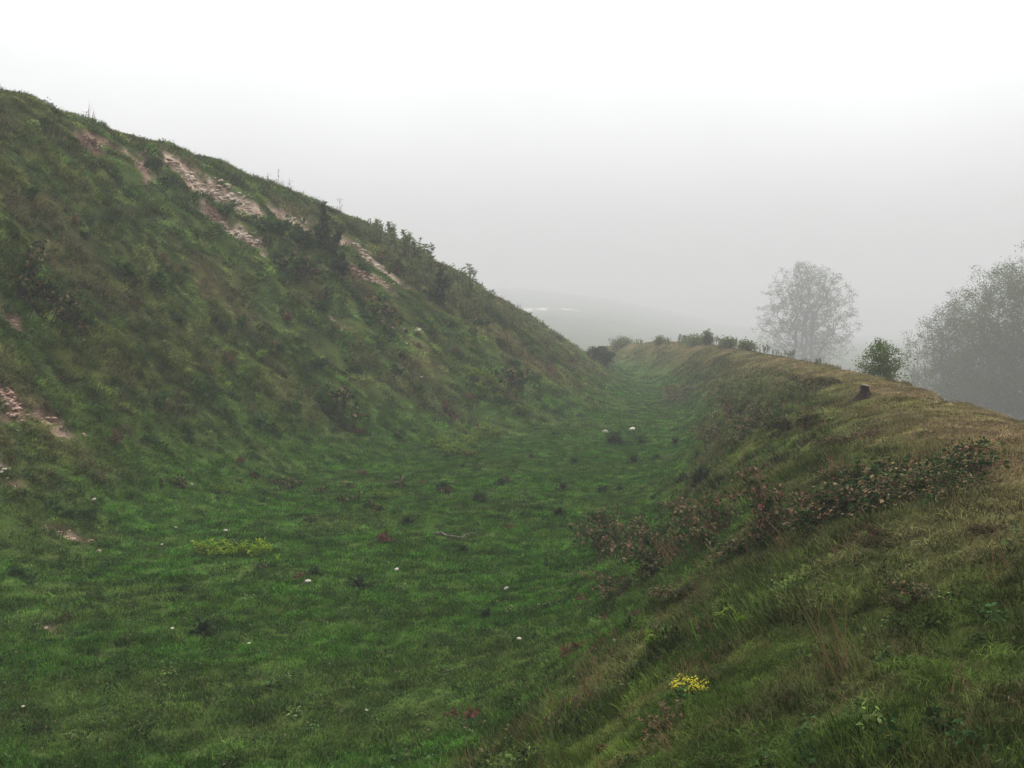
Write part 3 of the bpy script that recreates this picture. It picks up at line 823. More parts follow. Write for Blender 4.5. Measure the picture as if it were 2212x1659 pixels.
for x, y, H, W, sd, mt, lab in ((1508, 745, 17, 74, 61, M_nettle, 'wide low green bush on the far crest of the outer bank'),
                                (1528, 742, 30, 16, 62, M_nettle, 'narrow taller bush rising out of the wide bush on the far bank crest'),
                                (1572, 745, 18, 36, 63, M_nettle, 'pointed grey-green bush on the far crest beside the wide bush'),
                                (1612, 751, 15, 34, 64, M_nettle, 'thin hazy bush on the far crest nearest the tall tree'),
                                (1345, 748, 18, 50, 65, M_nettle, 'low scrubby bush on the far bank top above the dark rounded bush'),
                                (1425, 744, 15, 22, 66, M_nettle, 'small isolated hazy bush on the far crest of the bank')):
    p = Dn(x, y, 92); H, W = H * S * p[1] / F, W * S * p[1] / F; woody_in('bush', p, H, W, sd, M_dark, mt, int(700 + 350 * W), .12, DOME, 160, 6, .2, .22, .25, .006, lab, 'bush', 'bushes along the far bank crest', 'branches', 'foliage', limb=8)
# ---- shrubs on the rampart
SPIRE = [(.02, .7), (.3, 1.0), (.55, .8), (.75, .5), (.9, .3), (1, .12)]
for x, y, hD, wD, sd, nl, mt, lab in ((700, 545, 112, 66, 71, 2600, M_elder, 'tall dark upright shrub in front of the chalk scar on the rampart'),
                                  (738, 592, 66, 58, 72, 1600, M_elder, 'lower dark shrub just downhill of the tall shrub on the chalk scar'),
                                  (715, 530, 60, 44, 73, 900, M_haw, 'olive bush tucked behind the tall dark shrub near the skyline'),
                                  (945, 655, 84, 58, 74, 1800, M_elder, 'dark shrub below the skyline where the rampart runs down'),
                                  (968, 612, 34, 14, 75, 260, M_elder, 'slim dark sapling poking above the skyline beside the dark shrub')):
    p = Dn(x, y, 80); k = S * p[1] / F
    g = np.random.default_rng(sd); H, W = hD * k, wD * k; bs, fo = MB(), MB()
    root = bpy.data.objects.new('shrub', None); COL.objects.link(root); root.location = p; tag(root, lab, 'shrub', 'dark shrubs on the rampart')
    for q in range(max(5, int(W * 7))):
        a = g.random() * 6.283; rr = W * .5 * math.sqrt(g.random()); hh = H * (.55 + .5 * g.random()) * (1 - .55 * rr / (W * .5))
        if q < 3: rr, hh = rr * .35, H * (1.02 - .14 * q)
        b0 = np.array([rr * math.cos(a), rr * math.sin(a), -.06]); t = np.linspace(0, 1, 7)[:, None]
        P = b0 * np.array([.5, .5, 1]) + np.array([b0[0] * .9 + g.normal(0, .12 * W), b0[1] * .9 + g.normal(0, .12 * W), hh]) * t + np.cumsum(g.normal(0, .012 * H, (7, 3)), 0) * (t > 0)
        bs.add(*tube(P, np.linspace(.022, .006, 7), 4)); m = int(nl * .06)
        u = (.15 + .85 * g.random(m)); j_ = np.minimum((u * 6).astype(int), 5); C = P[j_] + (P[j_ + 1] - P[j_]) * (u * 6 - j_)[:, None]
        V, Q, R = leaf_quads(C + g.normal(0, .075, (m, 3)) * (1.3 - u)[:, None], .15, .085, g, .35); fo.add(V, Q, rnd=R)
    obj('branches', bs.mesh('branches', [M_dark]), root); obj('foliage', fo.mesh('foliage', [mt]), root)

# ---- tree stump on the bank
p = D(1868, 858); k = S * p[1] / F; R = 10 * k; H = 25 * k
st = MB(); n, m = 28, 9; V = []
g = np.random.default_rng(5)
for i in range(m):
    t = i / (m - 1)
    for j in range(n):
        a = 2 * math.pi * j / n
        fl = (1 - t) ** 2.6
        rr = R * (1 + .06 * math.sin(5 * a + 1) + .04 * math.sin(9 * a)) * (1 - .12 * t) + R * 2.6 * fl * (.30 + .70 * max(0, math.cos(2.5 * a + .4)) ** 1.5)
        V.append((rr * math.cos(a), rr * math.sin(a), -.08 + (H + .08) * t + (.05 * H * math.sin(2 * a) if i == m - 1 else 0)))
Q = [(i * n + j, i * n + (j + 1) % n, (i + 1) * n + (j + 1) % n, (i + 1) * n + j) for i in range(m - 1) for j in range(n)]
stump = obj('stump', None); stump.location = p; tag(stump, 'dark rotten tree stump with spreading roots and a pale cut top', 'stump')
st.add(V, Q); obj('trunk', st.mesh('trunk', [M_rot]), stump)
tp_ = MB(); ring = np.array(V[-n:]) * np.array([.97, .97, 1]) + np.array([0, 0, .006]); c = ring.mean(0) - np.array([0, 0, .015])
tp_.add(np.vstack([ring, ring * np.array([.55, .55, 1]) + g.normal(0, .008, ring.shape), [c]]), [(j, (j + 1) % n, n + (j + 1) % n, n + j) for j in range(n)], [(n + j, n + (j + 1) % n, 2 * n) for j in range(n)])
obj('cut_top', tp_.mesh('cut_top', [M_cut]), stump)

# ---- fallen stick, bare stems
def sticks(name, pts, r, mat, label, cat, group=None, lift=.03):
    P = np.array([D(*q) for q in pts]); P[:, 2] += lift; c = P[0].copy(); mb = MB()
    t = np.linspace(0, len(P) - 1, 14); Pi = np.stack([np.interp(t, np.arange(len(P)), P[:, a]) for a in range(3)], -1) - c
    Pi += np.random.default_rng(len(name) + int(pts[0][0])).normal(0, r * .5, Pi.shape)
    mb.add(*tube(Pi, np.linspace(r, r * .5, 14), 6)); return tag(obj(name, mb.mesh(name, [mat]), None, c), label, cat, group)
M_stick = bark_material('weathered_stick', (.07, .055, .05), (.20, .17, .15), 16)
sticks('stick', [(938, 1158), (952, 1156), (972, 1163), (992, 1167), (1008, 1160), (1030, 1159)], .021, M_stick, 'crooked dead stick lying on the short turf of the ditch floor', 'stick', None, .05)
p = D(1663, 885); woody('sapling', p, 62 * S * p[1] / F, .5, 83, M_dark, M_limed, 60, .05,
    dict(stems=1, lean=.10, levels=2, kids=[9, 3], ratio=.2, wob=.06, up=.06, r0=.03, spread=.03, t0=.2, ang=.5), 'stem', 'twigs', 1, label='upright dark dead sapling on the inner face of the outer bank', cat='sapling')
gt = np.random.default_rng(99)
dead = [m_stalk(200 + i, M_dark, M_dry, 12, .06, True) for i in range(3)]
for x, y, h, lab in ((583, 404, 34, 'uphill-most dead stalk of the skyline group above the chalk scar'), (604, 410, 42, 'tallest dead stalk of the skyline group above the chalk scar'),
                     (612, 412, 26, 'shortest dead stalk of the skyline group above the chalk scar'), (630, 420, 36, 'dead stalk on the skyline nearest the tall dark shrub'),
                     (78, 232, 16, 'tiny lone dead stalk on the highest part of the skyline'), (733, 466, 42, 'thin dead stalk on the skyline just behind the tall dark shrub'),
                     (1690, 905, 40, 'dead brown stalk standing beside the upright dead sapling'), (2024, 950, 30, 'short dead stalk alone on the worn path')):
    p = Dn(x, y, 80); s = h * S * p[1] / F
    place('dead_stalk', dead[gt.integers(3)], p, (s * .8, s * .8, s), gt.random() * 6, (0, 0), lab, 'dead stalk', 'dead stalks')

# ---- weeds along the falling skyline of the rampart
wv = [m_stalk(300 + i, M_gstem, M_nettle, 60, .10) for i in range(4)]
nv = [m_shoots(320 + i, M_nettle, 11, .5, 34, .14) for i in range(4)]
set_out([(775, 497, 30), (788, 505, 26), (812, 512, 34), (838, 520, 40), (846, 528, 26), (866, 545, 28), (900, 560, 30), (935, 588, 26), (1000, 622, 36), (1010, 626, 28), (1065, 662, 34), (1098, 682, 26), (1150, 716, 20), (1130, 708, 18)],
        'tall_weed', wv, 'tall pale skyline weed', 'weed', 'tall weeds on the rampart skyline', tall=True)
set_out([(765, 500, 44), (800, 516, 46), (826, 528, 48), (858, 548, 50), (880, 560, 48), (905, 578, 52), (925, 592, 50), (950, 610, 46), (990, 632, 48), (1025, 655, 44), (1045, 668, 40), (1080, 690, 36), (1118, 712, 34), (850, 572, 50), (890, 600, 54), (930, 630, 50), (985, 660, 46), (1015, 685, 44), (1160, 735, 30), (1185, 750, 26)],
        'nettle_clump', nv, 'pale nettle clump', 'weed', 'nettle clumps along the rampart skyline', tall=True)

# ---- clumps on the rampart
dk = [m_clump(400 + i, 300, M_weed, .12, .42) for i in range(4)]; br_ = [m_clump(410 + i, 200, M_dry, .12, .42, M_stem, 18) for i in range(3)]
el = [m_bramble(420 + i, M_bramg, 700, .085, 24, .34) for i in range(2)]
set_out([(275, 590, 90), (330, 622, 80), (300, 765, 60), (190, 700, 60), (560, 917, 60), (860, 945, 50), (790, 690, 70), (600, 600, 80), (655, 585, 90), (690, 665, 60), (835, 720, 60), (770, 645, 70), (480, 455, 60), (520, 470, 70), (560, 480, 70), (600, 500, 80), (640, 520, 70), (420, 430, 50),
         (100, 265, 40), (60, 420, 60), (270, 420, 60), (180, 515, 50), (140, 560, 46), (380, 690, 60), (450, 740, 50), (520, 700, 60), (600, 760, 60), (690, 790, 60), (760, 800, 56), (850, 800, 56), (930, 720, 50), (980, 770, 50), (1080, 740, 46), (1110, 790, 50), (1160, 860, 44), (1120, 830, 60), (1080, 870, 50), (1200, 890, 44), (330, 870, 70), (400, 930, 60), (430, 850, 56), (240, 830, 60), (330, 960, 60), (500, 860, 50), (630, 880, 54), (700, 880, 60), (1040, 700, 44), (900, 840, 50), (1000, 690, 40), (1250, 900, 40)],
        'weed_clump', dk, 'dark green weed clump on the rampart', 'weed', 'dark weed clumps on the rampart')
set_out([(640, 600, 110), (60, 600, 110), (110, 640, 90), (150, 690, 70), (85, 615, 80), (130, 665, 80), (70, 640, 70), (745, 890, 90), (1090, 840, 80), (950, 600, 60), (820, 690, 70)],
        'bramble', el, 'dark low bramble mat on the rampart', 'bramble', 'bramble mats on the rampart')
set_out([(960, 868, 60), (980, 890, 44), (770, 918, 50), (490, 775, 50), (590, 745, 46), (905, 752, 44), (990, 760, 40), (250, 950, 50), (200, 300, 40), (240, 312, 36), (560, 700, 44), (100, 880, 40), (820, 560, 36), (850, 585, 34), (870, 600, 34), (440, 800, 44), (350, 560, 40), (160, 480, 40), (300, 660, 44), (620, 690, 40), (1010, 860, 36), (1190, 800, 30), (1120, 770, 30)],
        'dry_clump', br_, 'brown withered clump on the rampart', 'dead plant', 'withered clumps on the rampart')

# ---- bright green young plants
lm = [m_shoots(500 + i, M_lime, 4, .32, 14, .24) for i in range(4)]; lm2 = [m_shoots(510 + i, M_limed, 8, .5, 20, .26) for i in range(3)]
set_out([(432, 1200, 20), (444, 1200, 24), (457, 1203, 22), (470, 1201, 26), (486, 1204, 20), (502, 1202, 22), (516, 1204, 24), (528, 1203, 20), (541, 1204, 22), (556, 1201, 24), (568, 1202, 24), (577, 1200, 26), (600, 1212, 14), (464, 1186, 16)],
        'spurge', lm, 'yellow-green spurge shoot', 'spurge', 'row of yellow-green spurges on the ditch floor', tall=True, grow=1.45)
set_out([(945, 968, 26), (960, 975, 28), (975, 982, 30), (990, 985, 28), (1005, 978, 26), (1018, 965, 28), (1032, 952, 30), (1048, 948, 28), (1060, 950, 24), (955, 958, 20), (1000, 955, 22), (1020, 988, 22)],
        'young_spurge', lm2, 'bright green shoot at the rampart foot', 'spurge', 'bright shoots at the rampart foot', tall=True)
set_out([(1005, 805, 24), (1018, 815, 26), (1030, 822, 28), (1045, 830, 28), (1058, 838, 28), (1072, 846, 26), (1088, 850, 24), (1040, 850, 26), (1070, 868, 24), (1100, 895, 26), (1130, 897, 26), (1115, 890, 22), (570, 772, 22), (560, 780, 20), (905, 700, 18), (800, 675, 20), (180, 510, 26)],
        'young_spurge', lm2, 'bright green shoot on the rampart slope', 'spurge', 'bright shoots on the rampart slope', tall=True)
set_out([(462, 1062, 20), (478, 1066, 22), (495, 1062, 20), (508, 1068, 18), (580, 930, 20), (600, 938, 20), (645, 945, 18), (820, 1078, 20), (838, 1080, 20), (855, 1076, 18)],
        'young_spurge', lm2, 'small bright green shoot', 'spurge', 'small bright shoots in the turf', tall=True)

# ---- weeds of the ditch floor
ro = [m_rosette(600 + i, 34, M_elder) for i in range(4)]; rr_ = [m_clump(610 + i, 120, M_red, .17, .4, M_stem, 9) for i in range(3)]; rb = [m_clump(620 + i, 220, M_bram, .13, .4, M_stem, 14) for i in range(3)]
set_out([(960, 1060, 50), (1035, 1082, 46), (1045, 1085, 30), (880, 1132, 46), (1215, 1057, 44), (1330, 958, 60), (1510, 990, 42), (1420, 990, 30), (1300, 1065, 40), (1205, 1112, 36), (1128, 1114, 26), (1080, 1047, 40), (775, 1268, 60), (440, 1365, 54), (1050, 1332, 36), (1000, 1192, 30), (1520, 1045, 60), (1475, 1045, 50), (1555, 1040, 30), (1180, 1316, 36), (1240, 1000, 30), (1370, 1000, 30), (1460, 960, 30), (1385, 960, 26), (680, 1240, 30), (920, 1400, 30), (1000, 1010, 26), (1150, 990, 24), (1340, 1060, 26)],
        'weed_rosette', ro, 'dark weed rosette in turf', 'weed', 'weed rosettes on the ditch floor', flat=1.2, grow=1.25, sink=-.03)
set_out([(672, 1128, 42), (862, 1052, 46), (965, 1066, 40), (600, 1045, 44), (625, 1056, 44), (640, 1048, 30), (550, 1032, 30), (740, 1085, 36), (770, 1080, 34), (800, 1098, 40), (820, 1105, 30), (385, 1048, 34), (1095, 1042, 26), (755, 1055, 30), (565, 1228, 36), (690, 1065, 30)],
        'bramble_seedling', rb, 'small brown bramble in turf', 'bramble', 'small brambles on the ditch floor', grow=1.25, flat=1.2, sink=-.03)
set_out([(345, 1044, 24), (520, 998, 34), (545, 1028, 22), (830, 1172, 40), (640, 1250, 22), (785, 1025, 20), (910, 1045, 18), (1020, 985, 24), (1040, 930, 26), (1100, 1140, 18)],
        'red_seedling', rr_, 'red-leaved seedling in turf', 'seedling', 'red seedlings on the ditch floor', grow=1.25, flat=1.2, sink=-.03)
set_out([(105, 1095, 60), (145, 1110, 60), (180, 1118, 54), (30, 1240, 80), (70, 1255, 60), (205, 1245, 60), (240, 1130, 40), (300, 1150, 40)],
        'weed_clump', dk, 'leafy weed clump', 'weed', 'weed clumps low on the left slope')

# ---- brambles and herbs on the outer bank
bA = [m_bramble(700 + i, M_bram, 3900, .042, 50, .42, .52, 6) for i in range(3)]; bR = [m_bramble(710 + i, M_bramr, 3300, .042, 48, .50, .5, 7) for i in range(2)]; bG = [m_bramble(720 + i, M_bramg, 5600, .038, 66, .42, .52, 8) for i in range(2)]
def bush_at(rows, name, cat, group):
    for x, y, wd, ms, fl, lab in rows:
        p = D(x, y); s = wd * S * p[1] / F * 1.12; p[2] -= .02
        place(name, ms, p, (s, s * .8, s * fl), gt.random() * 6.28, slope_tilt(p, .6), lab, cat, group)
bush_at([(1335, 1188, 165, bA[0], .9, 'pale-tipped bramble at the lowest end of the hedge of brambles, trailing onto the turf'),
         (1435, 1222, 170, bA[1], .85, 'bramble with a dark hollow under its tan leaves, second lowest in the hedge'),
         (1560, 1160, 170, bA[2], .8, 'low mixed bramble between the pale-tipped and the red-stemmed one'),
         (1690, 1140, 200, bR[0], 1.0, 'red-stemmed bramble standing tallest in the middle of the hedge'),
         (1640, 1185, 150, bA[0], .75, 'tan-leaved bramble just below the red-stemmed one'),
         (1790, 1140, 170, bA[1], .8, 'mixed green and brown bramble uphill of the red-stemmed one'),
         (1860, 1115, 190, bG[0], .8, 'dark green bramble spilling below the biggest bramble'),
         (1965, 1085, 280, bG[1], .85, 'biggest dark green bramble with yellowish top leaves, nearest the path'),
         (2062, 1075, 150, bG[0], .8, 'dark bramble at the path end of the hedge with bare canes reaching out'),
         (1850, 1040, 150, bA[2], .6, 'thin arching bramble canes over grass behind the biggest bramble'),
         (1345, 1285, 120, bA[1], .6, 'low scrappy bramble creeping down below the hedge'),
         (1470, 1275, 110, bG[0], .5, 'small dark bramble flat in the grass under the hedge'),
         (1490, 1135, 120, bR[1], .7, 'reddish low bramble on the ditch side of the hedge'),
         (2010, 1298, 150, bG[1], .6, 'isolated dark bramble in the long grass near the path'),
         (1960, 1315, 90, bG[0], .6, 'small leafy bramble joined to the isolated dark one'),
         (1875, 1178, 66, bR[1], .9, 'small brown bramble tuft in the grass below the hedge'),
         (2128, 1152, 66, bR[0], .9, 'small brown bramble tuft nearest the path'),
         (1895, 1155, 60, bR[0], .8, 'smallest brown bramble tuft, touching the one below the hedge'),
         (1575, 1412, 66, bG[1], .8, 'dark green bramble seedling alone in the foreground grass'),
         (1235, 1545, 90, bR[1], .6, 'purplish low bramble in the foreground grass near the ditch'),
         (1465, 1580, 130, bR[0], .45, 'withered reddish bramble below the yellow flowers'),
         (1645, 1600, 70, bR[1], .5, 'pinkish low bramble in the nearest grass'),
         (1640, 925, 110, bG[0], .55, 'dark bramble below the dead sapling on the bank face'),
         (1745, 845, 90, bG[1], .7, 'green low bramble on the brow above the dead sapling'),
         (1800, 832, 60, bG[0], .6, 'small green bramble on the brow beside the stump'),
         (1590, 905, 90, bR[0], .55, 'brownish bramble on the bank face downhill of the dead sapling'),
         (1720, 925, 120, bA[0], .45, 'flat bramble streak on the bank face uphill of the dead sapling'),
         (1850, 955, 110, bR[1], .45, 'brown bramble lying in the grass below the stump'),
         (1545, 955, 90, bG[1], .5, 'dark bramble at the foot of the bank across from the pale stones'),
         (1480, 860, 90, bG[0], .45, 'dark green bramble on the far inner bank above the ditch floor')], 'bramble', 'bramble', 'brambles on the outer bank')
set_out([(1470, 744, 18), (1484, 742, 22), (1498, 740, 20), (1515, 740, 24), (1540, 741, 22), (1556, 743, 18), (1585, 746, 22), (1600, 749, 18), (1630, 752, 20), (1650, 756, 18), (1440, 744, 14), (1675, 762, 16), (1380, 746, 14), (1330, 752, 16), (1705, 772, 16), (1770, 790, 14)],
        'nettle_clump', nv, 'hazy weed clump', 'weed', 'weeds along the far bank crest', tall=True)
set_out([(1600, 870, 50), (1625, 880, 50), (1640, 865, 46), (1690, 880, 50), (1710, 860, 46), (1580, 890, 44), (1655, 895, 50), (1735, 870, 40)],
        'young_herb', nv, 'pale leafy herb', 'herb', 'herbs round the dead sapling', tall=True)
set_out([(1310, 1335, 50), (1375, 1325, 44), (1260, 1395, 44), (1230, 1412, 40), (1290, 1402, 40), (1330, 1368, 34), (1020, 1552, 60), (985, 1545, 44), (1300, 1622, 56), (1600, 1310, 34), (1570, 1320, 30), (1795, 1410, 50), (1690, 1320, 20), (1265, 1295, 34), (2140, 1250, 30), (1440, 1230, 30), (1330, 1260, 34)],
        'red_seedling', rr_, 'red-leaved seedling on the bank', 'seedling', 'red seedlings on the outer bank')
set_out([(1590, 1345, 60), (1425, 1390, 40), (1620, 1350, 40)], 'young_herb', lm2, 'yellowish herb', 'herb', 'yellowish herbs in the foreground', tall=True, flat=.7)
# yellow flowers: a lax head of small florets on short stems
p = D(1482, 1506); k = S * p[1] / F; g = np.random.default_rng(3); fs, ff = MB(), MB()
fl_ = obj('yellow_flower', None); fl_.location = p; tag(fl_, 'low plant with bright yellow flower heads in the nearest grass', 'flower')
for i in range(16):
    e = np.array([g.normal(0, 15 * k), g.normal(0, 12 * k), (.06 + .04 * g.random())]); fs.add(*tube(np.linspace([e[0] * .3, e[1] * .3, -.03], e, 4), [.003, .003, .002, .002], 4))
    for q in range(4):
        V, Q, R = leaf_quads(e + g.normal(0, .010, (5, 3)), .016, .013, g, .7); ff.add(V, Q, rnd=R)
V, Q, R = leaf_quads(np.stack([g.normal(0, .07, 60), g.normal(0, .05, 60), .02 + .07 * g.random(60)], -1), .05, .025, g, .5)
lf = MB(); lf.add(V, Q, rnd=R)
obj('stems', fs.mesh('stems', [M_gstem]), fl_); obj('petals', ff.mesh('petals', [M_yel]), fl_); obj('leaves', lf.mesh('leaves', [M_weed]), fl_)

# ---- loose chalk
sv = [m_stone(800 + i, M_chalk) for i in range(5)]; sp = [m_stone(810 + i, M_pink) for i in range(3)]
for x, y, wd, kd, lab in ((203, 1083, 11, sv, 'round white chalk lump above the bare earth streak on the left slope'), (380, 1143, 8, sv, 'small white chalk lump uphill of the spurge row, on its own'),
    (487, 1150, 10, sv, 'white chalk lump directly behind the spurge row'), (415, 1174, 10, sp, 'stained stone touching the near corner of the spurge row'), (350, 1180, 7, sv, 'tiny chalk crumb between the spurge row and the bare earth streak'),
    (215, 1195, 11, sp, 'brownish stone just below the bare earth streak'), (664, 1262, 18, sv, 'biggest pale stone on the near ditch floor'), (857, 1235, 12, sv, 'pale stone between the biggest stone and the crooked stick'),
    (1308, 937, 16, sv, 'smaller of the two pale stones lying together far down the ditch'), (1365, 931, 18, sv, 'larger of the two pale stones lying together far down the ditch'),
    (1327, 1391, 12, sv, 'bright white stone among red seedlings on the foot of the bank'), (1122, 1386, 12, sv, 'pale stone on the turf facing the red seedlings'), (1094, 1277, 14, sv, 'flat pale stone on the turf facing the bramble hedge'),
    (792, 1541, 9, sv, 'white stone alone on the nearest turf'), (50, 1533, 9, sv, 'white stone low on the nearest left slope'), (538, 1396, 10, sv, 'creamy stone on the turf in line below the spurge row'),
    (470, 1063, 8, sv, 'pale chip among the small bright shoots above the spurge row'), (415, 1049, 7, sv, 'tiny pale chip beside a small red seedling on the left slope'), (905, 716, 12, sv, 'white stone high on the rampart below the dark skyline shrub'),
    (878, 744, 7, sv, 'tiny white chip downhill of the high white stone'), (910, 817, 7, sv, 'white chip halfway down the rampart near the bright shoots'), (45, 907, 10, sv, 'white stone below the brown earth patch on the left slope'),
    (38, 934, 7, sv, 'small white chip under the brown earth patch on the left slope'), (14, 1037, 14, sv, 'largest white stone on the chalky ledge on the left slope'), (3, 1024, 10, sv, 'smaller white stone on the chalky ledge on the left slope'),
    (372, 1363, 9, sv, 'creamy stone near the dark weed rosette on the near floor'), (1072, 1650, 9, sv, 'pale stone in the very nearest grass'), (182, 944, 14, sp, 'reddish stone on the left slope above the chalky ledge'),
    (100, 1362, 10, sp, 'stained stone in the small red earth hollow on the near left slope'), (738, 708, 9, sv, 'white stone at the lower tip of a short chalk streak on the rampart')):
    p = D(x, y); s = wd * S * p[1] / F
    place('chalk_stone' if kd is sv else 'stone', kd[gt.integers(len(kd))], p + np.array([0, 0, .12 * s + .03]), s, gt.random() * 6, (gt.normal(0, .3), gt.normal(0, .3)), lab, 'stone', 'loose stones in the ditch')
# chalk rubble covering the scars: uncountable
rub = MB(); protos = [m_stone(830 + i, M_chalk, 5, 7) for i in range(5)]
M_rub, N, L, b = principled('dirty_chalk', .95, .0)
nt, r = noise_ramp(N, L, 3, [(.3, (.24, .17, .125)), (.5, (.40, .32, .25)), (.68, (.60, .53, .46))], 8); L.new(r.outputs['Color'], b.inputs['Base Color'])
for pts, hw, kd, sd in SCARS:
    if kd == 'hollow': continue
    A = np.array(pts); n = int(np.clip(len(A) * hw * (260 if kd == 'chalk' else 150), 20, 620)); g = np.random.default_rng(sd)
    t = g.random(n) * (len(A) - 1); j = np.minimum(t.astype(int), len(A) - 2)
    q = A[j] + (A[j + 1] - A[j]) * (t - j)[:, None] + g.normal(0, hw * .38, (n, 2)); z = height(q[:, 0], q[:, 1])
    for (x, y), zz in zip(q, z):
        me_ = protos[g.integers(5)]['stone']; co_ = np.empty(len(me_.vertices) * 3); me_.vertices.foreach_get('co', co_); co_ = co_.reshape(-1, 3)
        s = abs(g.normal(0, .11)) * (1 if hw > .35 else .5) + .04; a = g.random() * 6.28
        Rm = np.array([[math.cos(a), -math.sin(a), 0], [math.sin(a), math.cos(a), 0], [0, 0, .8]])
        nn_, kk = 5, 7
        rub.add(co_ @ Rm.T * s + np.array([x, y, zz + .12 * s]), [(i_ * kk + j_, (i_ + 1) * kk + j_, (i_ + 1) * kk + (j_ + 1) % kk, i_ * kk + (j_ + 1) % kk) for i_ in range(nn_) for j_ in range(kk)], mat=0 if kd == 'chalk' else 1)
tag(obj('chalk_rubble', rub.mesh('chalk_rubble', [M_rub, M_pink], False)), 'chalk rubble and crumbled earth on the bare scars', kind='stuff')

# ---- a label of its own for every repeated plant: by the landmark it stands nearest to
MARKS = {'the dead stick': D(985, 1162), 'the spurge row': D(505, 1200), 'the large chalk scar': D(470, 412), 'the dark hollow': D(110, 660),
         'the two pale stones': D(1336, 934), 'the tall dark shrub': Dn(700, 540, 80), 'the dark skyline shrub': Dn(945, 650, 80), 'the stump': D(1868, 858), 'the dead sapling': D(1663, 885),
         'the yellow flowers': D(1482, 1506), 'the bare earth streak': D(150, 1155), 'the small red earth hollow': D(110, 1360), 'the bramble hedge': D(1560, 1160), 'the biggest pale stone': D(664, 1262),
         'the bush ending the ditch': Dn(1295, 778, 95), 'the brown earth patch': D(30, 850)}
ORD = ['nearest', 'second nearest', 'third nearest', 'fourth nearest', 'fifth nearest', 'sixth nearest', 'seventh nearest', 'eighth nearest', 'ninth nearest', 'tenth nearest', 'eleventh nearest', 'twelfth nearest', 'thirteenth nearest', 'fourteenth nearest']
def side(dx, dy):
    if abs(dx) >= abs(dy): return 'right of' if dx > 0 else 'left of'
    return 'beyond' if dy > 0 else 'this side of'
def rename(p):
    best = min(MARKS, key=lambda m: math.hypot(p[0] - MARKS[m][0], p[1] - MARKS[m][1]) + .02 * abs(p[1]))
    q = MARKS[best]; return best, side(p[0] - q[0], p[1] - q[1]), math.hypot(p[0] - q[0], p[1] - q[1])
buckets = {}
for o, desc in LAST:
    m, s_, d_ = rename(o.location); buckets.setdefault((desc, m, s_), []).append((d_, o))
for (desc, m, s_), L_ in buckets.items():
    L_.sort(key=lambda t: t[0])
    for i_, (d_, o) in enumerate(L_):
        o['label'] = f'{desc}, {s_} {m}' if len(L_) == 1 else f'{desc}, {ORD[min(i_, 13)]} {s_} {m}'
        if len(o['label'].split()) > 16: print('LONG', o['label'])


# ------------------------------------------------------------------ fog, sky, sun, camera
hz = bpy.data.materials.new('fog_air'); N, L = nodes_of(hz); N.remove(N['Principled BSDF'])
pv = N.new('ShaderNodeVolumePrincipled'); pv.inputs['Color'].default_value = (.70, .70, .715, 1); pv.inputs['Density'].default_value = .0028
pv.inputs['Density Attribute'].default_value = ''
pv.inputs['Anisotropy'].default_value = 0.0
L.new(pv.outputs[0], N['Material Output'].inputs['Volume'])
try: hz.cycles.volume_sampling = 'DISTANCE'; hz.cycles.homogeneous_volume = True
except Exception: pass
bx0, bx1, by0, by1, bz0, bz1 = -1310, 1310, -1310, 1310, -16, 62
V = [(x, y, z) for z in (bz0, bz1) for y in (by0, by1) for x in (bx0, bx1)]
Q = [(0, 2, 3, 1), (4, 5, 7, 6), (0, 1, 5, 4), (1, 3, 7, 5), (3, 2, 6, 7), (2, 0, 4, 6)]
haze = obj('haze', mk_mesh('haze', V, Q, mats=[hz], smooth=False)); tag(haze, 'pale grey fog filling the air over the earthwork', kind='stuff')

SUN_EL, SUN_AZ = math.radians(64), math.radians(8)      # azimuth from +Y towards +X
w = bpy.data.worlds.new('World'); sc.world = w; w.use_nodes = True
N, L = w.node_tree.nodes, w.node_tree.links
sky = N.new('ShaderNodeTexSky'); sky.sky_type = 'NISHITA'; sky.sun_disc = False
sky.sun_elevation = SUN_EL; sky.sun_rotation = SUN_AZ; sky.dust_density = 4.0; sky.air_density = 1.0
hs = N.new('ShaderNodeHueSaturation'); hs.inputs['Saturation'].default_value = .06
L.new(sky.outputs[0], hs.inputs['Color'])
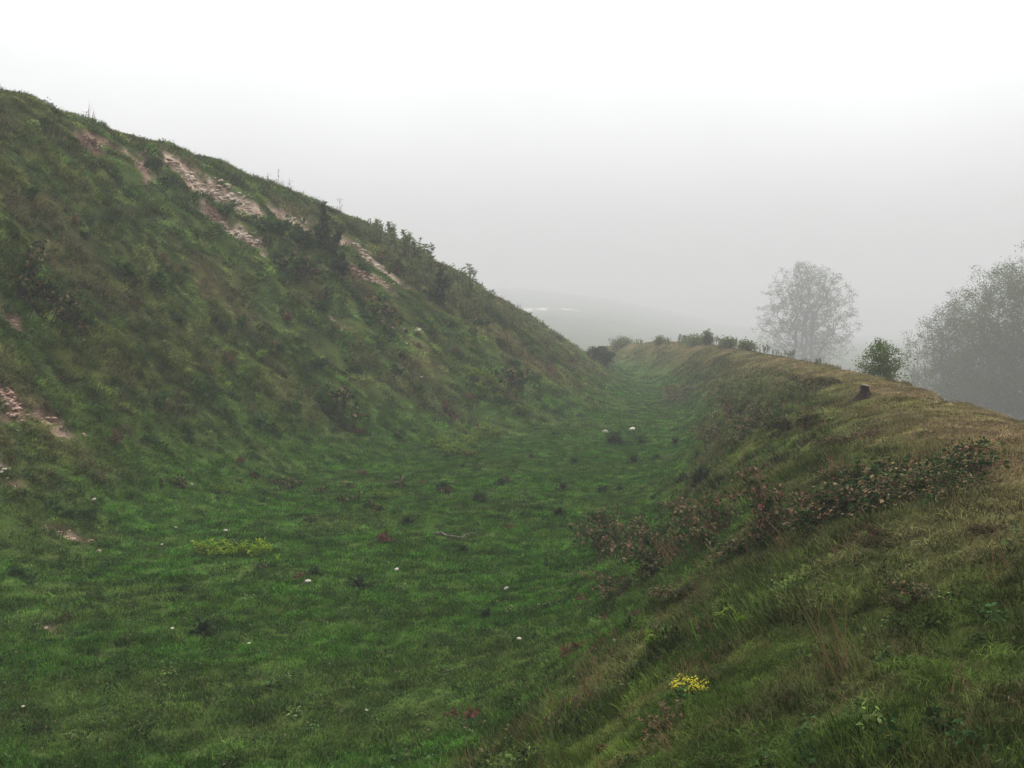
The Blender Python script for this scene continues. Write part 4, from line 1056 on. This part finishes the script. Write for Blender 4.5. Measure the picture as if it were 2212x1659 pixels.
# an overcast deck: three times as bright overhead as at the horizon, with faint drifting unevenness
tc = N.new('ShaderNodeTexCoord'); sx = N.new('ShaderNodeSeparateXYZ'); L.new(tc.outputs['Generated'], sx.inputs[0])
mr = N.new('ShaderNodeMapRange'); mr.inputs['From Min'].default_value = 0; mr.inputs['From Max'].default_value = 1
mr.inputs['To Min'].default_value = .41; mr.inputs['To Max'].default_value = 1.0; L.new(sx.outputs['Z'], mr.inputs['Value'])
cn = N.new('ShaderNodeTexNoise'); cn.inputs['Scale'].default_value = 2.2; cn.inputs['Detail'].default_value = 4; L.new(tc.outputs['Generated'], cn.inputs['Vector'])
cm = N.new('ShaderNodeMapRange'); cm.inputs['From Min'].default_value = .3; cm.inputs['From Max'].default_value = .7; cm.inputs['To Min'].default_value = .93; cm.inputs['To Max'].default_value = 1.07; L.new(cn.outputs['Fac'], cm.inputs['Value'])
m1 = N.new('ShaderNodeMath'); m1.operation = 'MULTIPLY'; L.new(mr.outputs[0], m1.inputs[0]); L.new(cm.outputs[0], m1.inputs[1])
vm = N.new('ShaderNodeVectorMath'); vm.operation = 'SCALE'; L.new(hs.outputs[0], vm.inputs[0]); L.new(m1.outputs[0], vm.inputs['Scale'])
L.new(vm.outputs[0], N['Background'].inputs['Color'])
N['Background'].inputs['Strength'].default_value = .15
sl = bpy.data.lights.new('sun', 'SUN'); sl.energy = .8; sl.angle = math.radians(25); sl.color = (1, .97, .93)
so = bpy.data.objects.new('sun', sl); COL.objects.link(so)
so.rotation_euler = (math.pi / 2 - SUN_EL, 0, math.pi - SUN_AZ)

cam = bpy.data.cameras.new('camera'); cam.sensor_width = 36; cam.lens = F / 1024 * 36; cam.clip_end = 3000; cam.clip_start = .05
co = bpy.data.objects.new('camera', cam); COL.objects.link(co); co.location = EYE; co.rotation_euler = (math.pi / 2 - PITCH, 0, 0)
sc.camera = co
sc.view_settings.view_transform = 'Standard'; sc.view_settings.look = 'None'; sc.view_settings.exposure = 1.42; sc.view_settings.gamma = 1
cy = sc.cycles
cy.use_adaptive_sampling = False; cy.volume_bounces = 2; cy.max_bounces = 6; cy.diffuse_bounces = 3; cy.transmission_bounces = 3; cy.transparent_max_bounces = 8
cy.use_denoising = True; cy.denoising_prefilter = 'ACCURATE'; cy.denoising_input_passes = 'RGB_ALBEDO_NORMAL'
try: cy.denoiser = 'OPENIMAGEDENOISE'
except Exception: pass
